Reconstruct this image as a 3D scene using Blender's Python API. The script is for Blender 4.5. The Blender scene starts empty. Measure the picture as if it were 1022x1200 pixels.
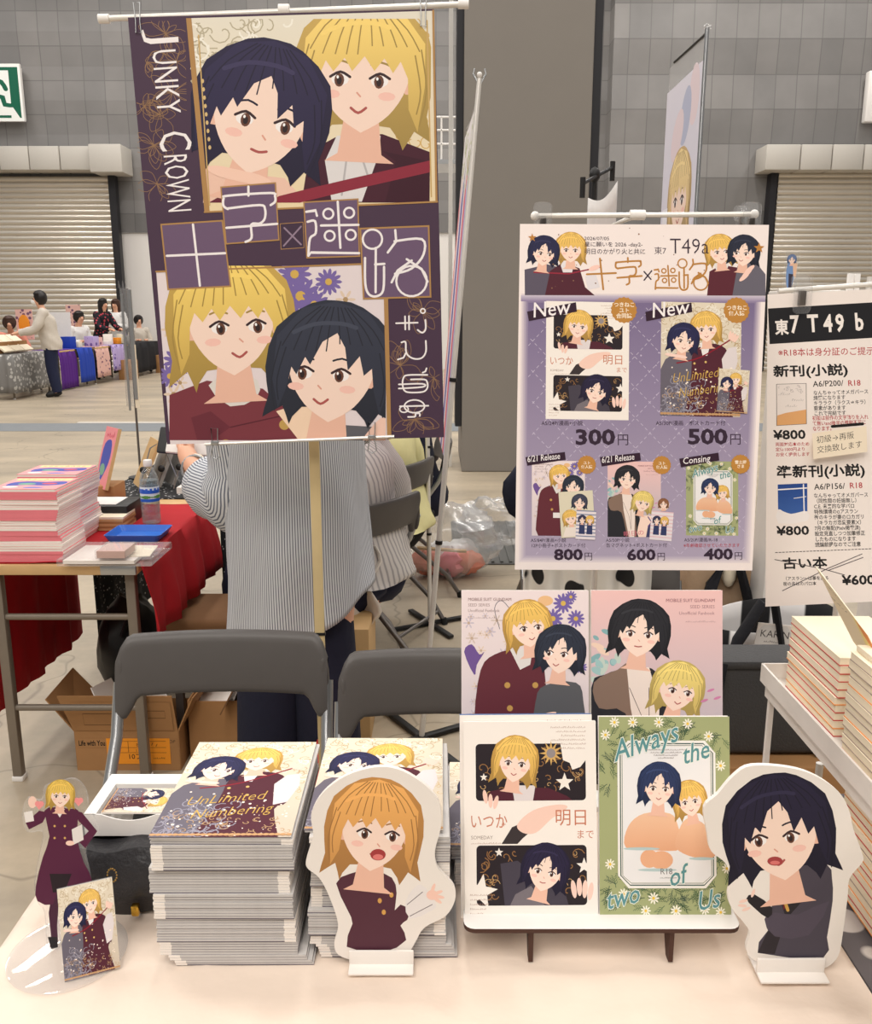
import bpy, bmesh, math, random
import numpy as np
from mathutils import Vector, Matrix, Euler, noise
random.seed(7)
C = bpy.context.scene.collection
sc = bpy.context.scene
R = math.radians
# ---------------------------------------------------------------- camera, world, lights, exposure
HC, FPX, TH = 1.39, 1050.0, R(12.67)
cam = bpy.data.objects.new('camera', bpy.data.cameras.new('camera')); C.objects.link(cam)
cam.location = (0, 0, HC); cam.rotation_euler = (math.pi/2 - TH, 0, 0)
cam.data.sensor_fit = 'VERTICAL'; cam.data.sensor_height = 36; cam.data.lens = 36*FPX/1200
cam.data.clip_start = .02; cam.data.clip_end = 200
sc.camera = cam
w = bpy.data.worlds.new('hall_ambient'); sc.world = w; w.use_nodes = True
w.node_tree.nodes['Background'].inputs[0].default_value = (1, .97, .94, 1)
w.node_tree.nodes['Background'].inputs[1].default_value = .21
def area(name, loc, sx, sy, power, col=(1, .955, .90), rot=(0, 0, 0)):
    l = bpy.data.lights.new(name, 'AREA'); l.shape = 'RECTANGLE'; l.size = sx; l.size_y = sy
    l.energy = power; l.color = col
    o = bpy.data.objects.new(name, l); C.objects.link(o); o.location = loc; o.rotation_euler = rot
for x in (-10.5, -7.2, -3.9, -.6, 2.7, 6, 9.3):
    for y in (-3.5, 4.5, 12, 18.5):
        area('ceiling_lamp', (x, y, 9.5), .7, 3.6, 140)
area('front_fill', (-.9, -1.7, 3.7), 1.8, 1.2, 62, (1, .925, .84), rot=(R(36), 0, R(-14)))  # added warm fill from behind the camera, brightens the upright prints; no hall lamp
vs = sc.view_settings; vs.view_transform = 'Standard'; vs.look = 'None'; vs.gamma = 1; vs.exposure = .1
vs.use_curve_mapping = False
# ---------------------------------------------------------------- helpers
def ray(px, py):
    u, v = (px-511)/FPX, (py-600)/FPX
    c, s = math.cos(TH), math.sin(TH)
    return Vector((u, c - v*s, -s - v*c))
def W(px, py, Y):                       # a point of the view at world distance Y
    d = ray(px, py); return Vector((0, 0, HC)) + d*(Y/d.y)
def G(px, py, z=0):                     # a point of the view on the level z
    d = ray(px, py); return Vector((0, 0, HC)) + d*((z-HC)/d.z)
def lin(c):
    return tuple(((x/255)/12.92 if x/255 <= .04045 else ((x/255+.055)/1.055)**2.4) for x in c[:3])
def mat(name, col, rough=.6, metal=0, var=.06, scale=30, bump=0, bscale=80, trans=0, alpha=1, ior=1.45, spec=.5, coat=0):
    m = bpy.data.materials.new(name); m.use_nodes = True
    nt = m.node_tree; b = nt.nodes['Principled BSDF']; N = nt.nodes.new; L = nt.links.new
    c = lin(col)
    b.inputs['Roughness'].default_value = rough; b.inputs['Metallic'].default_value = metal
    b.inputs['IOR'].default_value = ior; b.inputs['Transmission Weight'].default_value = trans
    b.inputs['Alpha'].default_value = alpha; b.inputs['Specular IOR Level'].default_value = spec
    b.inputs['Coat Weight'].default_value = coat
    tc = N('ShaderNodeTexCoord'); nz = N('ShaderNodeTexNoise'); nz.inputs['Scale'].default_value = scale
    nz.inputs['Detail'].default_value = 4
    mp = N('ShaderNodeMapRange'); mp.inputs['To Min'].default_value = 1-var; mp.inputs['To Max'].default_value = 1+var
    mx = N('ShaderNodeMix'); mx.data_type = 'RGBA'; mx.blend_type = 'MULTIPLY'; mx.inputs[0].default_value = 1
    mx.inputs[6].default_value = (*c, 1)
    L(tc.outputs['Object'], nz.inputs['Vector']); L(nz.outputs['Fac'], mp.inputs['Value']); L(mp.outputs[0], mx.inputs[7])
    L(mx.outputs[2], b.inputs['Base Color'])
    if bump:
        n2 = N('ShaderNodeTexNoise'); n2.inputs['Scale'].default_value = bscale; n2.inputs['Detail'].default_value = 5
        bp = N('ShaderNodeBump'); bp.inputs['Strength'].default_value = bump; bp.inputs['Distance'].default_value = .01
        L(tc.outputs['Object'], n2.inputs['Vector']); L(n2.outputs['Fac'], bp.inputs['Height']); L(bp.outputs[0], b.inputs['Normal'])
    return m
def printmat(name, rough):
    m = bpy.data.materials.new(name); m.use_nodes = True; nt = m.node_tree; b = nt.nodes['Principled BSDF']
    a = nt.nodes.new('ShaderNodeAttribute'); a.attribute_name = 'Col'
    nt.links.new(a.outputs['Color'], b.inputs['Base Color']); b.inputs['Roughness'].default_value = rough
    b.inputs['Specular IOR Level'].default_value = .3
    return m
PRINT = printmat('print_ink', .55)
M = {}
for n, a in dict(
    paper=dict(col=(240, 232, 224), rough=.7, var=.02), cream=dict(col=(243, 230, 205), rough=.7, var=.03),
    card=dict(col=(238, 234, 230), rough=.45, var=.02), foam=dict(col=(240, 233, 226), rough=.5, var=.02),
    pages=dict(col=(198, 194, 191), rough=.8, var=.10, scale=90), slate=dict(col=(92, 84, 96), rough=.5, var=.2),
    cloth=dict(col=(228, 210, 194), rough=.9, var=.05, scale=7, bump=1.0, bscale=7),
    red=dict(col=(176, 10, 26), rough=.85, var=.1, scale=12, bump=.2, bscale=20),
    black=dict(col=(22, 21, 22), rough=.5, var=.1), blackcloth=dict(col=(24, 24, 30), rough=.9, bump=.3, bscale=40),
    navy=dict(col=(22, 24, 44), rough=.9, bump=.3, bscale=30), jeans=dict(col=(28, 34, 62), rough=.9),
    chair=dict(col=(83, 79, 77), rough=.42, var=.04, bump=.08, bscale=900), seatpad=dict(col=(48, 46, 46), rough=.45),
    steel=dict(col=(176, 178, 180), rough=.3, metal=.85), darksteel=dict(col=(112, 106, 102), rough=.4, metal=.5),
    legpaint=dict(col=(128, 118, 106), rough=.45, metal=.3), white=dict(col=(236, 232, 228), rough=.4, var=.02),
    rod=dict(col=(226, 222, 216), rough=.3, metal=.2), tan=dict(col=(206, 184, 138), rough=.5),
    wood=dict(col=(205, 168, 118), rough=.6, var=.12, scale=14), mdf=dict(col=(72, 44, 34), rough=.6),
    kraft=dict(col=(166, 122, 78), rough=.8, var=.08, scale=20), kraftin=dict(col=(120, 86, 56), rough=.9),
    skin=dict(col=(228, 172, 142), rough=.5, var=.04), hair=dict(col=(26, 20, 20), rough=.45, var=.2, scale=60),
    brown=dict(col=(64, 38, 28), rough=.5, var=.2, scale=60), rack=dict(col=(226, 220, 214), rough=.4),
    rackgrey=dict(col=(66, 65, 66), rough=.7, bump=.2, bscale=200), leather=dict(col=(44, 43, 46), rough=.45, bump=.25, bscale=120),
    gold=dict(col=(214, 170, 70), rough=.25, metal=1), blue=dict(col=(40, 96, 200), rough=.35),
    brass=dict(col=(150, 118, 60), rough=.4, metal=.7), pillar=dict(col=(132, 126, 119), rough=.75, var=.03, scale=4, bump=.05, bscale=60),
    trim=dict(col=(34, 33, 37), rough=.5), whitewall=dict(col=(224, 220, 216), rough=.8, var=.02, scale=2),
    lintel=dict(col=(196, 191, 183), rough=.6, var=.02), shutter=dict(col=(228, 220, 208), rough=.33, metal=.66, var=.14, scale=.8),
    pink=dict(col=(236, 138, 148), rough=.6), pinkcover=dict(col=(232, 128, 138), rough=.5), yellow=dict(col=(222, 214, 158), rough=.85, bump=.3, bscale=22),
    grey=dict(col=(150, 146, 142), rough=.85), ochre=dict(col=(222, 142, 30), rough=.8), beige=dict(col=(176, 148, 120), rough=.85, bump=.2),
    purple=dict(col=(84, 28, 130), rough=.85), royal=dict(col=(30, 64, 170), rough=.85), coral=dict(col=(232, 150, 130), rough=.85),
    knit=dict(col=(205, 196, 184), rough=.95, bump=.3, bscale=60), shirtwhite=dict(col=(232, 230, 228), rough=.9),
    whitecloth=dict(col=(230, 222, 212), rough=.9, bump=.3, bscale=18), rubber=dict(col=(30, 30, 30), rough=.8),
    tray=dict(col=(48, 110, 205), rough=.3), orange=dict(col=(240, 150, 40), rough=.7),
    grate=dict(col=(104, 104, 102), rough=.5, metal=.4)).items():
    M[n] = mat(n, **a)
def clear(name, tint=(255, 255, 255), rough=.03, alpha=.18):
    m = bpy.data.materials.new(name); m.use_nodes = True; nt = m.node_tree
    for n in list(nt.nodes):
        if n.type == 'BSDF_PRINCIPLED': nt.nodes.remove(n)
    out = [n for n in nt.nodes if n.type == 'OUTPUT_MATERIAL'][0]; L = nt.links.new
    t = nt.nodes.new('ShaderNodeBsdfTransparent'); t.inputs[0].default_value = (*lin(tint), 1)
    g = nt.nodes.new('ShaderNodeBsdfGlossy'); g.inputs['Roughness'].default_value = rough
    d = nt.nodes.new('ShaderNodeBsdfDiffuse'); d.inputs[0].default_value = (.85, .86, .88, 1)
    gd = nt.nodes.new('ShaderNodeMixShader'); gd.inputs[0].default_value = .45; L(g.outputs[0], gd.inputs[1]); L(d.outputs[0], gd.inputs[2])
    f = nt.nodes.new('ShaderNodeLayerWeight'); f.inputs[0].default_value = .35
    p = nt.nodes.new('ShaderNodeMath'); p.operation = 'MULTIPLY_ADD'; p.inputs[1].default_value = .45; p.inputs[2].default_value = alpha*.35
    x = nt.nodes.new('ShaderNodeMixShader')
    L(f.outputs['Facing'], p.inputs[0]); L(p.outputs[0], x.inputs[0]); L(t.outputs[0], x.inputs[1]); L(gd.outputs[0], x.inputs[2]); L(x.outputs[0], out.inputs[0])
    return m
M['clear'] = clear('clear_acrylic'); M['bottle'] = clear('clear_bottle', (235, 242, 245), .05, .3)
M['film'] = clear('clear_film', (247, 247, 247), .24, .45)
def nodes_of(m):
    nt = m.node_tree; return nt, nt.nodes['Principled BSDF'], nt.nodes.new, nt.links.new
def stripes(name, c1, c2, attr=True, freq=1.0, duty=.5, rough=.9, axis=0, soft=.08):
    """woven stripes along the cloth's own UV"""
    m = bpy.data.materials.new(name); m.use_nodes = True; nt, b, N, L = nodes_of(m)
    tc = N('ShaderNodeTexCoord'); sp = N('ShaderNodeSeparateXYZ'); L(tc.outputs['UV' if attr else 'Object'], sp.inputs[0])
    mu = N('ShaderNodeMath'); mu.operation = 'MULTIPLY'; mu.inputs[1].default_value = freq; L(sp.outputs[axis], mu.inputs[0])
    fr = N('ShaderNodeMath'); fr.operation = 'PINGPONG'; fr.inputs[1].default_value = 1; L(mu.outputs[0], fr.inputs[0])
    mr = N('ShaderNodeMapRange'); mr.inputs['From Min'].default_value = duty-soft; mr.inputs['From Max'].default_value = duty+soft; L(fr.outputs[0], mr.inputs['Value'])
    mx = N('ShaderNodeMix'); mx.data_type = 'RGBA'; mx.inputs[6].default_value = (*lin(c1), 1); mx.inputs[7].default_value = (*lin(c2), 1)
    L(mr.outputs[0], mx.inputs[0]); L(mx.outputs[2], b.inputs['Base Color']); b.inputs['Roughness'].default_value = rough
    return m
def spots(name, c1, c2, scale, thr, feature='F1', rand=1.0, rough=.9):
    m = bpy.data.materials.new(name); m.use_nodes = True; nt, b, N, L = nodes_of(m)
    tc = N('ShaderNodeTexCoord'); v = N('ShaderNodeTexVoronoi'); v.inputs['Scale'].default_value = scale; v.inputs['Randomness'].default_value = rand
    L(tc.outputs['Object'], v.inputs['Vector'])
    mr = N('ShaderNodeMapRange'); mr.inputs['From Min'].default_value = thr; mr.inputs['From Max'].default_value = thr*1.1; L(v.outputs['Distance'], mr.inputs['Value'])
    mx = N('ShaderNodeMix'); mx.data_type = 'RGBA'; mx.inputs[6].default_value = (*lin(c1), 1); mx.inputs[7].default_value = (*lin(c2), 1)
    L(mr.outputs[0], mx.inputs[0]); L(mx.outputs[2], b.inputs['Base Color']); b.inputs['Roughness'].default_value = rough
    return m
M['pinstripe'] = stripes('pinstripe_cotton', (104, 108, 122), (214, 216, 220), freq=372, duty=.36, soft=.16)
M['linenstripe'] = stripes('grey_stripe_linen', (150, 146, 146), (208, 202, 197), freq=120, duty=.3, soft=.25)
M['polka'] = spots('white_dotted_cloth', (30, 28, 28), (232, 226, 216), 9, .24, rand=.5)
M['greydots'] = spots('grey_dotted_cloth', (196, 188, 182), (96, 90, 92), 16, .36, rand=.35)
M['swirl'] = spots('black_patterned_cloth', (190, 190, 190), (30, 31, 34), 55, .22)
M['greypat'] = spots('grey_leaf_cloth', (190, 188, 184), (128, 126, 124), 14, .35)
M['pinkpat'] = spots('pink_print_cloth', (120, 84, 110), (226, 182, 172), 12, .3)
M['lavpat'] = spots('lavender_print_cloth', (110, 90, 160), (182, 164, 214), 10, .3)
M['floral'] = spots('floral_blouse', (196, 70, 84), (24, 22, 32), 16, .3)
M['totestripe'] = stripes('black_white_tote', (26, 25, 27), (224, 220, 218), attr=False, freq=13, duty=.5, soft=.03)
BASE = {}
def thing(name, label, cat, loc=(0, 0, 0), group=None):
    o = bpy.data.objects.new(name, None); C.objects.link(o); o.location = loc; o.empty_display_size = .05
    BASE[o.name] = Vector(loc); return tag(o, label, cat, group)
def tag(o, label, cat, group=None, kind=None):
    if label: o['label'] = label
    if cat: o['category'] = cat
    if group: o['group'] = group
    if kind: o['kind'] = kind
    return o
def struct(o): o['kind'] = 'structure'; return o
def base_of(p): return BASE.get(p.name, Vector((0, 0, 0))) if p else Vector((0, 0, 0))
def link(o, parent):
    C.objects.link(o)
    if parent: o.parent = parent; BASE[o.name] = base_of(parent)
    return o
class MB:
    def __init__(s): s.bm = bmesh.new(); s.uv = s.bm.loops.layers.uv.new('UVMap')
    def _in(s, fn, mi):
        nf = len(s.bm.faces); fn(); s.bm.faces.ensure_lookup_table()
        for f in s.bm.faces[nf:]: f.material_index = mi
    def box(s, c, d, rot=None, bev=0, mi=0, seg=2):
        t = bmesh.new(); bmesh.ops.create_cube(t, size=1)
        for v in t.verts: v.co = Vector((v.co.x*d[0], v.co.y*d[1], v.co.z*d[2]))
        if bev: bmesh.ops.bevel(t, geom=list(t.edges), offset=bev, segments=seg, affect='EDGES', profile=.5)
        q = (Euler(rot).to_matrix() if rot is not None and not isinstance(rot, Matrix) else rot) if rot is not None else Matrix.Identity(3)
        return s.merge(t, lambda p: q @ p + Vector(c), mi)
    def merge(s, t, f, mi):
        mp = {v: s.bm.verts.new(f(v.co.copy())) for v in t.verts}
        for fc in t.faces:
            try: n = s.bm.faces.new([mp[v] for v in fc.verts]); n.material_index = mi
            except ValueError: pass
        t.free(); return s
    def tube(s, path, r, n=10, mi=0, cap=True, flat=1.0, closed=False):
        P = [Vector(p) for p in path]; k = len(P); rr = r if isinstance(r, (list, tuple)) else [r]*k
        rings = []; ref = None
        for i in range(k):
            a = P[i-1] if (i or closed) else P[0]; b = P[(i+1) % k] if (i < k-1 or closed) else P[-1]
            d = (b-a).normalized()
            if ref is None:
                ref = Vector((0, 0, 1)) if abs(d.z) < .9 else Vector((1, 0, 0))
            u = (ref - d*ref.dot(d)).normalized(); v = d.cross(u); ref = u
            rings.append([s.bm.verts.new(P[i] + (u*math.cos(2*math.pi*j/n) + v*flat*math.sin(2*math.pi*j/n))*rr[i]) for j in range(n)])
        for i in range(k if closed else k-1):
            A, B = rings[i], rings[(i+1) % k]
            for j in range(n):
                f = s.bm.faces.new((A[j], A[(j+1) % n], B[(j+1) % n], B[j])); f.material_index = mi
                vv = (i/max(1, k-1), (i+1)/max(1, k-1))
                for lp, q in zip(f.loops, ((j/n, vv[0]), ((j+1)/n, vv[0]), ((j+1)/n, vv[1]), (j/n, vv[1]))): lp[s.uv].uv = q
        if cap and not closed:
            s.bm.faces.new(rings[0][::-1]).material_index = mi; s.bm.faces.new(rings[-1]).material_index = mi
        return s
    def lathe(s, prof, c, n=24, mi=0):
        rings = []
        for r, z in prof:
            rings.append([s.bm.verts.new(Vector(c)+Vector((max(r, 1e-5)*math.cos(2*math.pi*j/n), max(r, 1e-5)*math.sin(2*math.pi*j/n), z))) for j in range(n)])
        for A, B in zip(rings, rings[1:]):
            for j in range(n): s.bm.faces.new((A[j], A[(j+1) % n], B[(j+1) % n], B[j])).material_index = mi
        return s
    def prism(s, pts, Mx, t, mi=0, mi_side=None):
        a = [s.bm.verts.new(Mx @ Vector((x, y, 0))) for x, y in pts]; b = [s.bm.verts.new(Mx @ Vector((x, y, -t))) for x, y in pts]
        s.bm.faces.new(a).material_index = mi; s.bm.faces.new(b[::-1]).material_index = mi
        for i in range(len(a)):
            j = (i+1) % len(a); s.bm.faces.new((a[i], b[i], b[j], a[j])).material_index = mi if mi_side is None else mi_side
        return s
    def grid(s, f, nu, nv, mi=0, uvs=(1, 1)):
        V = [[s.bm.verts.new(f(i/nu, j/nv)) for j in range(nv+1)] for i in range(nu+1)]
        for i in range(nu):
            for j in range(nv):
                fc = s.bm.faces.new((V[i][j], V[i+1][j], V[i+1][j+1], V[i][j+1])); fc.material_index = mi
                for lp, (a, b) in zip(fc.loops, ((i, j), (i+1, j), (i+1, j+1), (i, j+1))): lp[s.uv].uv = (a/nu*uvs[0], b/nv*uvs[1])
        return s
    def ball(s, c, r, mi=0, n=16, f=None):
        t = bmesh.new(); bmesh.ops.create_uvsphere(t, u_segments=n, v_segments=max(6, n*2//3), radius=1)
        def g(p):
            q = Vector((p.x*r[0], p.y*r[1], p.z*r[2]))
            if f: q = f(p, q)
            return q + Vector(c)
        return s.merge(t, g, mi)
    def build(s, name, mats, parent=None, smooth=40, thick=0, loc=None):
        me = bpy.data.meshes.new(name)
        bmesh.ops.recalc_face_normals(s.bm, faces=s.bm.faces) if not thick else None
        sh = Vector(loc) if loc is not None else base_of(parent)
        for v in s.bm.verts: v.co -= sh
        s.bm.to_mesh(me); s.bm.free()
        for m in (mats if isinstance(mats, (list, tuple)) else [mats]): me.materials.append(M[m] if isinstance(m, str) else m)
        if smooth:
            me.shade_smooth(); me.set_sharp_from_angle(angle=R(smooth))
        o = bpy.data.objects.new(name, me)
        if thick:
            md = o.modifiers.new('thickness', 'SOLIDIFY'); md.thickness = thick; md.offset = 0
        if loc is not None and not parent: o.location = loc
        return link(o, parent)
def copy_tree(o, parent=None):
    c = o.copy(); C.objects.link(c)
    if parent: c.parent = parent
    for ch in o.children: copy_tree(ch, c)
    return c
def cat(P, n=6, closed=False):          # a smooth curve through the points
    P = [np.array(p, float) for p in P]; k = len(P); out = []
    for i in range(k if closed else k-1):
        p0 = P[(i-1) % k] if (closed or i) else P[0]; p1 = P[i]; p2 = P[(i+1) % k]
        p3 = P[(i+2) % k] if (closed or i+2 < k) else P[-1]
        for j in range(n):
            t = j/n
            out.append(tuple(.5*(2*p1 + (p2-p0)*t + (2*p0-5*p1+4*p2-p3)*t*t + (3*p1-p0-3*p2+p3)*t**3)))
    if not closed: out.append(tuple(P[-1]))
    return out
# ---------------------------------------------------------------- printed artwork
def homog(src, dst):
    A, b = [], []
    for (x, y), (u, v) in zip(src, dst):
        A.append([x, y, 1, 0, 0, 0, -u*x, -u*y]); b.append(u); A.append([0, 0, 0, x, y, 1, -v*x, -v*y]); b.append(v)
    h = np.linalg.solve(np.array(A, float), np.array(b, float)); return np.append(h, 1).reshape(3, 3)
TXT = {}
def glyphs(t, bold):
    k = (t, bold)
    if k not in TXT:
        c = bpy.data.curves.new('lettering', 'FONT'); c.body = t; c.offset = bold; c.resolution_u = 2
        o = bpy.data.objects.new('lettering', c); me = bpy.data.meshes.new_from_object(o)
        V = [(v.co.x, v.co.y) for v in me.vertices]; F = [tuple(p.vertices) for p in me.polygons]
        TXT[k] = (V, F, max([v[0] for v in V] or [0]))
        bpy.data.objects.remove(o); bpy.data.curves.remove(c); bpy.data.meshes.remove(me)
    return TXT[k]
class Canvas:
    def __init__(s, Wd, Hd, src=((0, 0), (100, 0), (100, 142), (0, 142)), dz=1.4e-5):
        s.W, s.H, s.dz = Wd, Hd, dz; s.V, s.F, s.K = [], [], []; s.n = 1; s.bb = np.zeros((64, 5)); s.nb = 0; s.grp = None; s.A = np.eye(3); s.clip = None; s.lc = None
        s.T = homog(src, ((0, Hd), (Wd, Hd), (Wd, 0), (0, 0)))
    def view(s, ox=0, oy=0, k=1, rot=0, ky=None):
        c, d = math.cos(R(rot)), math.sin(R(rot)); ky = k if ky is None else ky
        s.A = np.array([[k*c, -ky*d, ox], [k*d, ky*c, oy], [0, 0, 1]]); return s
    def sub(s, ox, oy, k, rot=0):         # nested view, returns the previous one
        old = s.A; s.view(ox, oy, k, rot); s.A = old @ s.A; return old
    def _p(s, x, y):
        a = s.A @ np.array([x, y, 1]); q = s.T @ a; return q[0]/q[2], q[1]/q[2]
    def _add(s, pts, cols, z):
        if len(pts) < 3: return
        ar = sum(pts[i][0]*pts[(i+1) % len(pts)][1]-pts[(i+1) % len(pts)][0]*pts[i][1] for i in range(len(pts)))
        if ar < 0: pts = pts[::-1]; cols = cols[::-1]
        if s.grp is not None: s.grp.append((pts, cols)); return
        s._put([(pts, cols)])
    def _put(s, items):
        if not items: return
        xs = [p[0] for it in items for p in it[0]]; ys = [p[1] for it in items for p in it[0]]; q = (min(xs), min(ys), max(xs), max(ys))
        a = s.bb[:s.nb]; hit = (a[:, 0] < q[2]) & (a[:, 2] > q[0]) & (a[:, 1] < q[3]) & (a[:, 3] > q[1])
        ly = 1+(a[hit, 4].max() if hit.any() else 0)
        if s.nb == len(s.bb): s.bb = np.vstack([s.bb, np.zeros_like(s.bb)])
        s.bb[s.nb] = (*q, ly); s.nb += 1
        for pts, cols in items:
            b = len(s.V); s.V += [(p[0], p[1], ly*s.dz) for p in pts]; s.F.append(list(range(b, b+len(pts)))); s.K.append(cols)
    def edge(s, x1=100, y1=142):          # artwork ends at the border of the current view
        s.lc = (s.A.copy(), np.linalg.inv(s.A), (0, 0, x1, y1)); return s
    def _clip(s, P, box):
        if not box: return P
        x0, y0, x1, y1 = box
        for ax, lim, sg in ((0, x0, 1), (0, x1, -1), (1, y0, 1), (1, y1, -1)):
            Q = []
            for i in range(len(P)):
                a, b = P[i-1], P[i]; ia = sg*(a[ax]-lim) >= 0; ib = sg*(b[ax]-lim) >= 0
                if ia != ib:
                    t = (lim-a[ax])/(b[ax]-a[ax]); Q.append((a[0]+(b[0]-a[0])*t, a[1]+(b[1]-a[1])*t))
                if ib: Q.append(b)
            P = Q
            if not P: break
        return P
    def _tf(s, P):                        # clip lives in the canvas' own source frame
        Q = []
        for x, y in P:
            a = s.A @ np.array([x, y, 1]); Q.append((a[0], a[1]))
        Q = s._clip(Q, s.clip); out = []
        if s.lc:
            F_, I_, bx_ = s.lc; Q = s._clip([tuple((I_ @ np.array([x, y, 1]))[:2]) for x, y in Q], bx_); Q = [tuple((F_ @ np.array([x, y, 1]))[:2]) for x, y in Q]
        for x, y in Q:
            q = s.T @ np.array([x, y, 1]); out.append((q[0]/q[2], q[1]/q[2]))
        return out
    def poly(s, P, col, sm=0, hold=False):
        if sm: P = cat(P, sm, True)
        P = s._tf([(p[0], p[1]) for p in P])
        if len(P) < 3: return s
        if isinstance(col[0], (tuple, list)):
            ys = [p[1] for p in P]; a, b = max(ys), min(ys); c1, c2 = np.array(lin(col[0])), np.array(lin(col[1]))
            cols = [tuple(c1+(c2-c1)*((a-y)/(a-b+1e-9))) for y in ys]
        else: cols = [lin(col)]*len(P)
        s._add(P, cols, s.n*s.dz)
        s.n += (.0 if hold == 2 else (.22 if hold else 1))
        return s
    def rect(s, x0, y0, x1, y1, col, **k): return s.poly([(x0, y0), (x1, y0), (x1, y1), (x0, y1)], col, **k)
    def ell(s, x, y, rx, ry, col, n=20, rot=0, **k):
        c, d = math.cos(R(rot)), math.sin(R(rot)); P = []
        for i in range(n):
            a = 2*math.pi*i/n; u, v = rx*math.cos(a), ry*math.sin(a); P.append((x+u*c-v*d, y+u*d+v*c))
        return s.poly(P, col, **k)
    def line(s, P, wd, col, sm=0, closed=False, hold=False, cap=True):
        if sm: P = cat(P, sm, closed)
        P = [np.array(p[:2], float) for p in P]; k = len(P); Lf, Rt = [], []
        for i in range(k):
            a = P[i-1] if (i or closed) else P[i]; b = P[(i+1) % k] if (i < k-1 or closed) else P[i]
            d1 = P[i]-a; d2 = b-P[i]; d = b-a; d = d/(np.linalg.norm(d)+1e-9); nn = np.array([-d[1], d[0]])
            l1, l2 = np.linalg.norm(d1), np.linalg.norm(d2); m = 1
            if l1 > 1e-6 and l2 > 1e-6: m = 1/max(.5, math.sqrt(max(.05, (1+np.dot(d1, d2)/(l1*l2))/2)))
            Lf.append(P[i]+nn*wd/2*m); Rt.append(P[i]-nn*wd/2*m)
        outer = s.grp is None
        if outer: s.grp = []
        for i in range(k if closed else k-1):
            j = (i+1) % k; s.poly([tuple(Lf[i]), tuple(Lf[j]), tuple(Rt[j]), tuple(Rt[i])], col, hold=2)
        if outer: it, s.grp = s.grp, None; s._put(it)
        if cap and not closed:
            for p in (P[0], P[-1]): s.ell(p[0], p[1], wd/2, wd/2, col, n=8, hold=True)
        s.n += (.2 if hold else 1)
        return s
    def ring(s, x, y, r, wd, col, ry=None, n=22, rot=0, **k):
        ry = ry or r; c, d = math.cos(R(rot)), math.sin(R(rot))
        return s.line([(x+r*math.cos(6.2832*i/n)*c-ry*math.sin(6.2832*i/n)*d, y+r*math.cos(6.2832*i/n)*d+ry*math.sin(6.2832*i/n)*c) for i in range(n)], wd, col, closed=True, **k)
    def text(s, t, x, y, h, col, al='l', rot=0, bold=0.0, sx=1.0, shear=0, fit=None):
        V, F, wd = glyphs(t, bold)
        if not V: return s
        if fit: sx = fit/(wd*h)
        off = {'l': 0, 'c': -wd/2, 'r': -wd}[al]; c, d = math.cos(R(rot)), math.sin(R(rot)); lc = lin(col)
        Q = []
        for vx, vy in V:
            u, v = (vx+off+shear*vy)*h*sx, -vy*h; Q.append(s._p(x+u*c-v*d, y+u*d+v*c))
        it = []
        for f in F:
            P = [Q[i] for i in f]; ar = sum(P[i][0]*P[(i+1) % len(P)][1]-P[(i+1) % len(P)][0]*P[i][1] for i in range(len(P)))
            it.append((P if ar > 0 else P[::-1], [lc]*len(f)))
        s._put(it)
        s.n += 1; return s
def sheet(name, cv, Mx, parent=None, t=.0006, back='paper', outline=None, ink=True, sidemat=None):
    """a printed sheet or board: one mesh, paper body and ink on its front"""
    V, F, MI, K = [], [], [], []
    o2 = outline or [(0, 0), (cv.W, 0), (cv.W, cv.H), (0, cv.H)]
    ar = sum(o2[i][0]*o2[(i+1) % len(o2)][1]-o2[(i+1) % len(o2)][0]*o2[i][1] for i in range(len(o2)))
    if ar < 0: o2 = o2[::-1]
    k = len(o2); V += [(x, y, 0) for x, y in o2] + [(x, y, -t) for x, y in o2]
    F.append(list(range(k))); F.append(list(range(2*k-1, k-1, -1))); MI += [0, 0]; wh = (.8, .8, .8)
    for i in range(k): j = (i+1) % k; F.append([i, k+i, k+j, j]); MI.append(2)
    K = [[wh]*len(f) for f in F]
    b = len(V); V += cv.V; F += [[b+i for i in f] for f in cv.F]; MI += [1]*len(cv.F); K += cv.K
    me = bpy.data.meshes.new(name); me.from_pydata(V, [], F); me.polygons.foreach_set('material_index', MI)
    at = me.color_attributes.new('Col', 'FLOAT_COLOR', 'CORNER')
    buf = [x for cols in K for c in cols for x in (*c, 1.0)]; at.data.foreach_set('color', buf)
    me.materials.append(M[back]); me.materials.append(PRINT); me.materials.append(M[sidemat or back]); me.update()
    o = bpy.data.objects.new(name, me); link(o, parent)
    o.matrix_local = Matrix.Translation(-base_of(parent)) @ Mx
    return o
def frame(BL, BR, TL):
    BL, BR, TL = Vector(BL), Vector(BR), Vector(TL); x = (BR-BL).normalized(); n = x.cross(TL-BL).normalized(); y = n.cross(x)
    m = Matrix((x, y, n)).transposed().to_4x4(); m.translation = BL; return m
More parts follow.
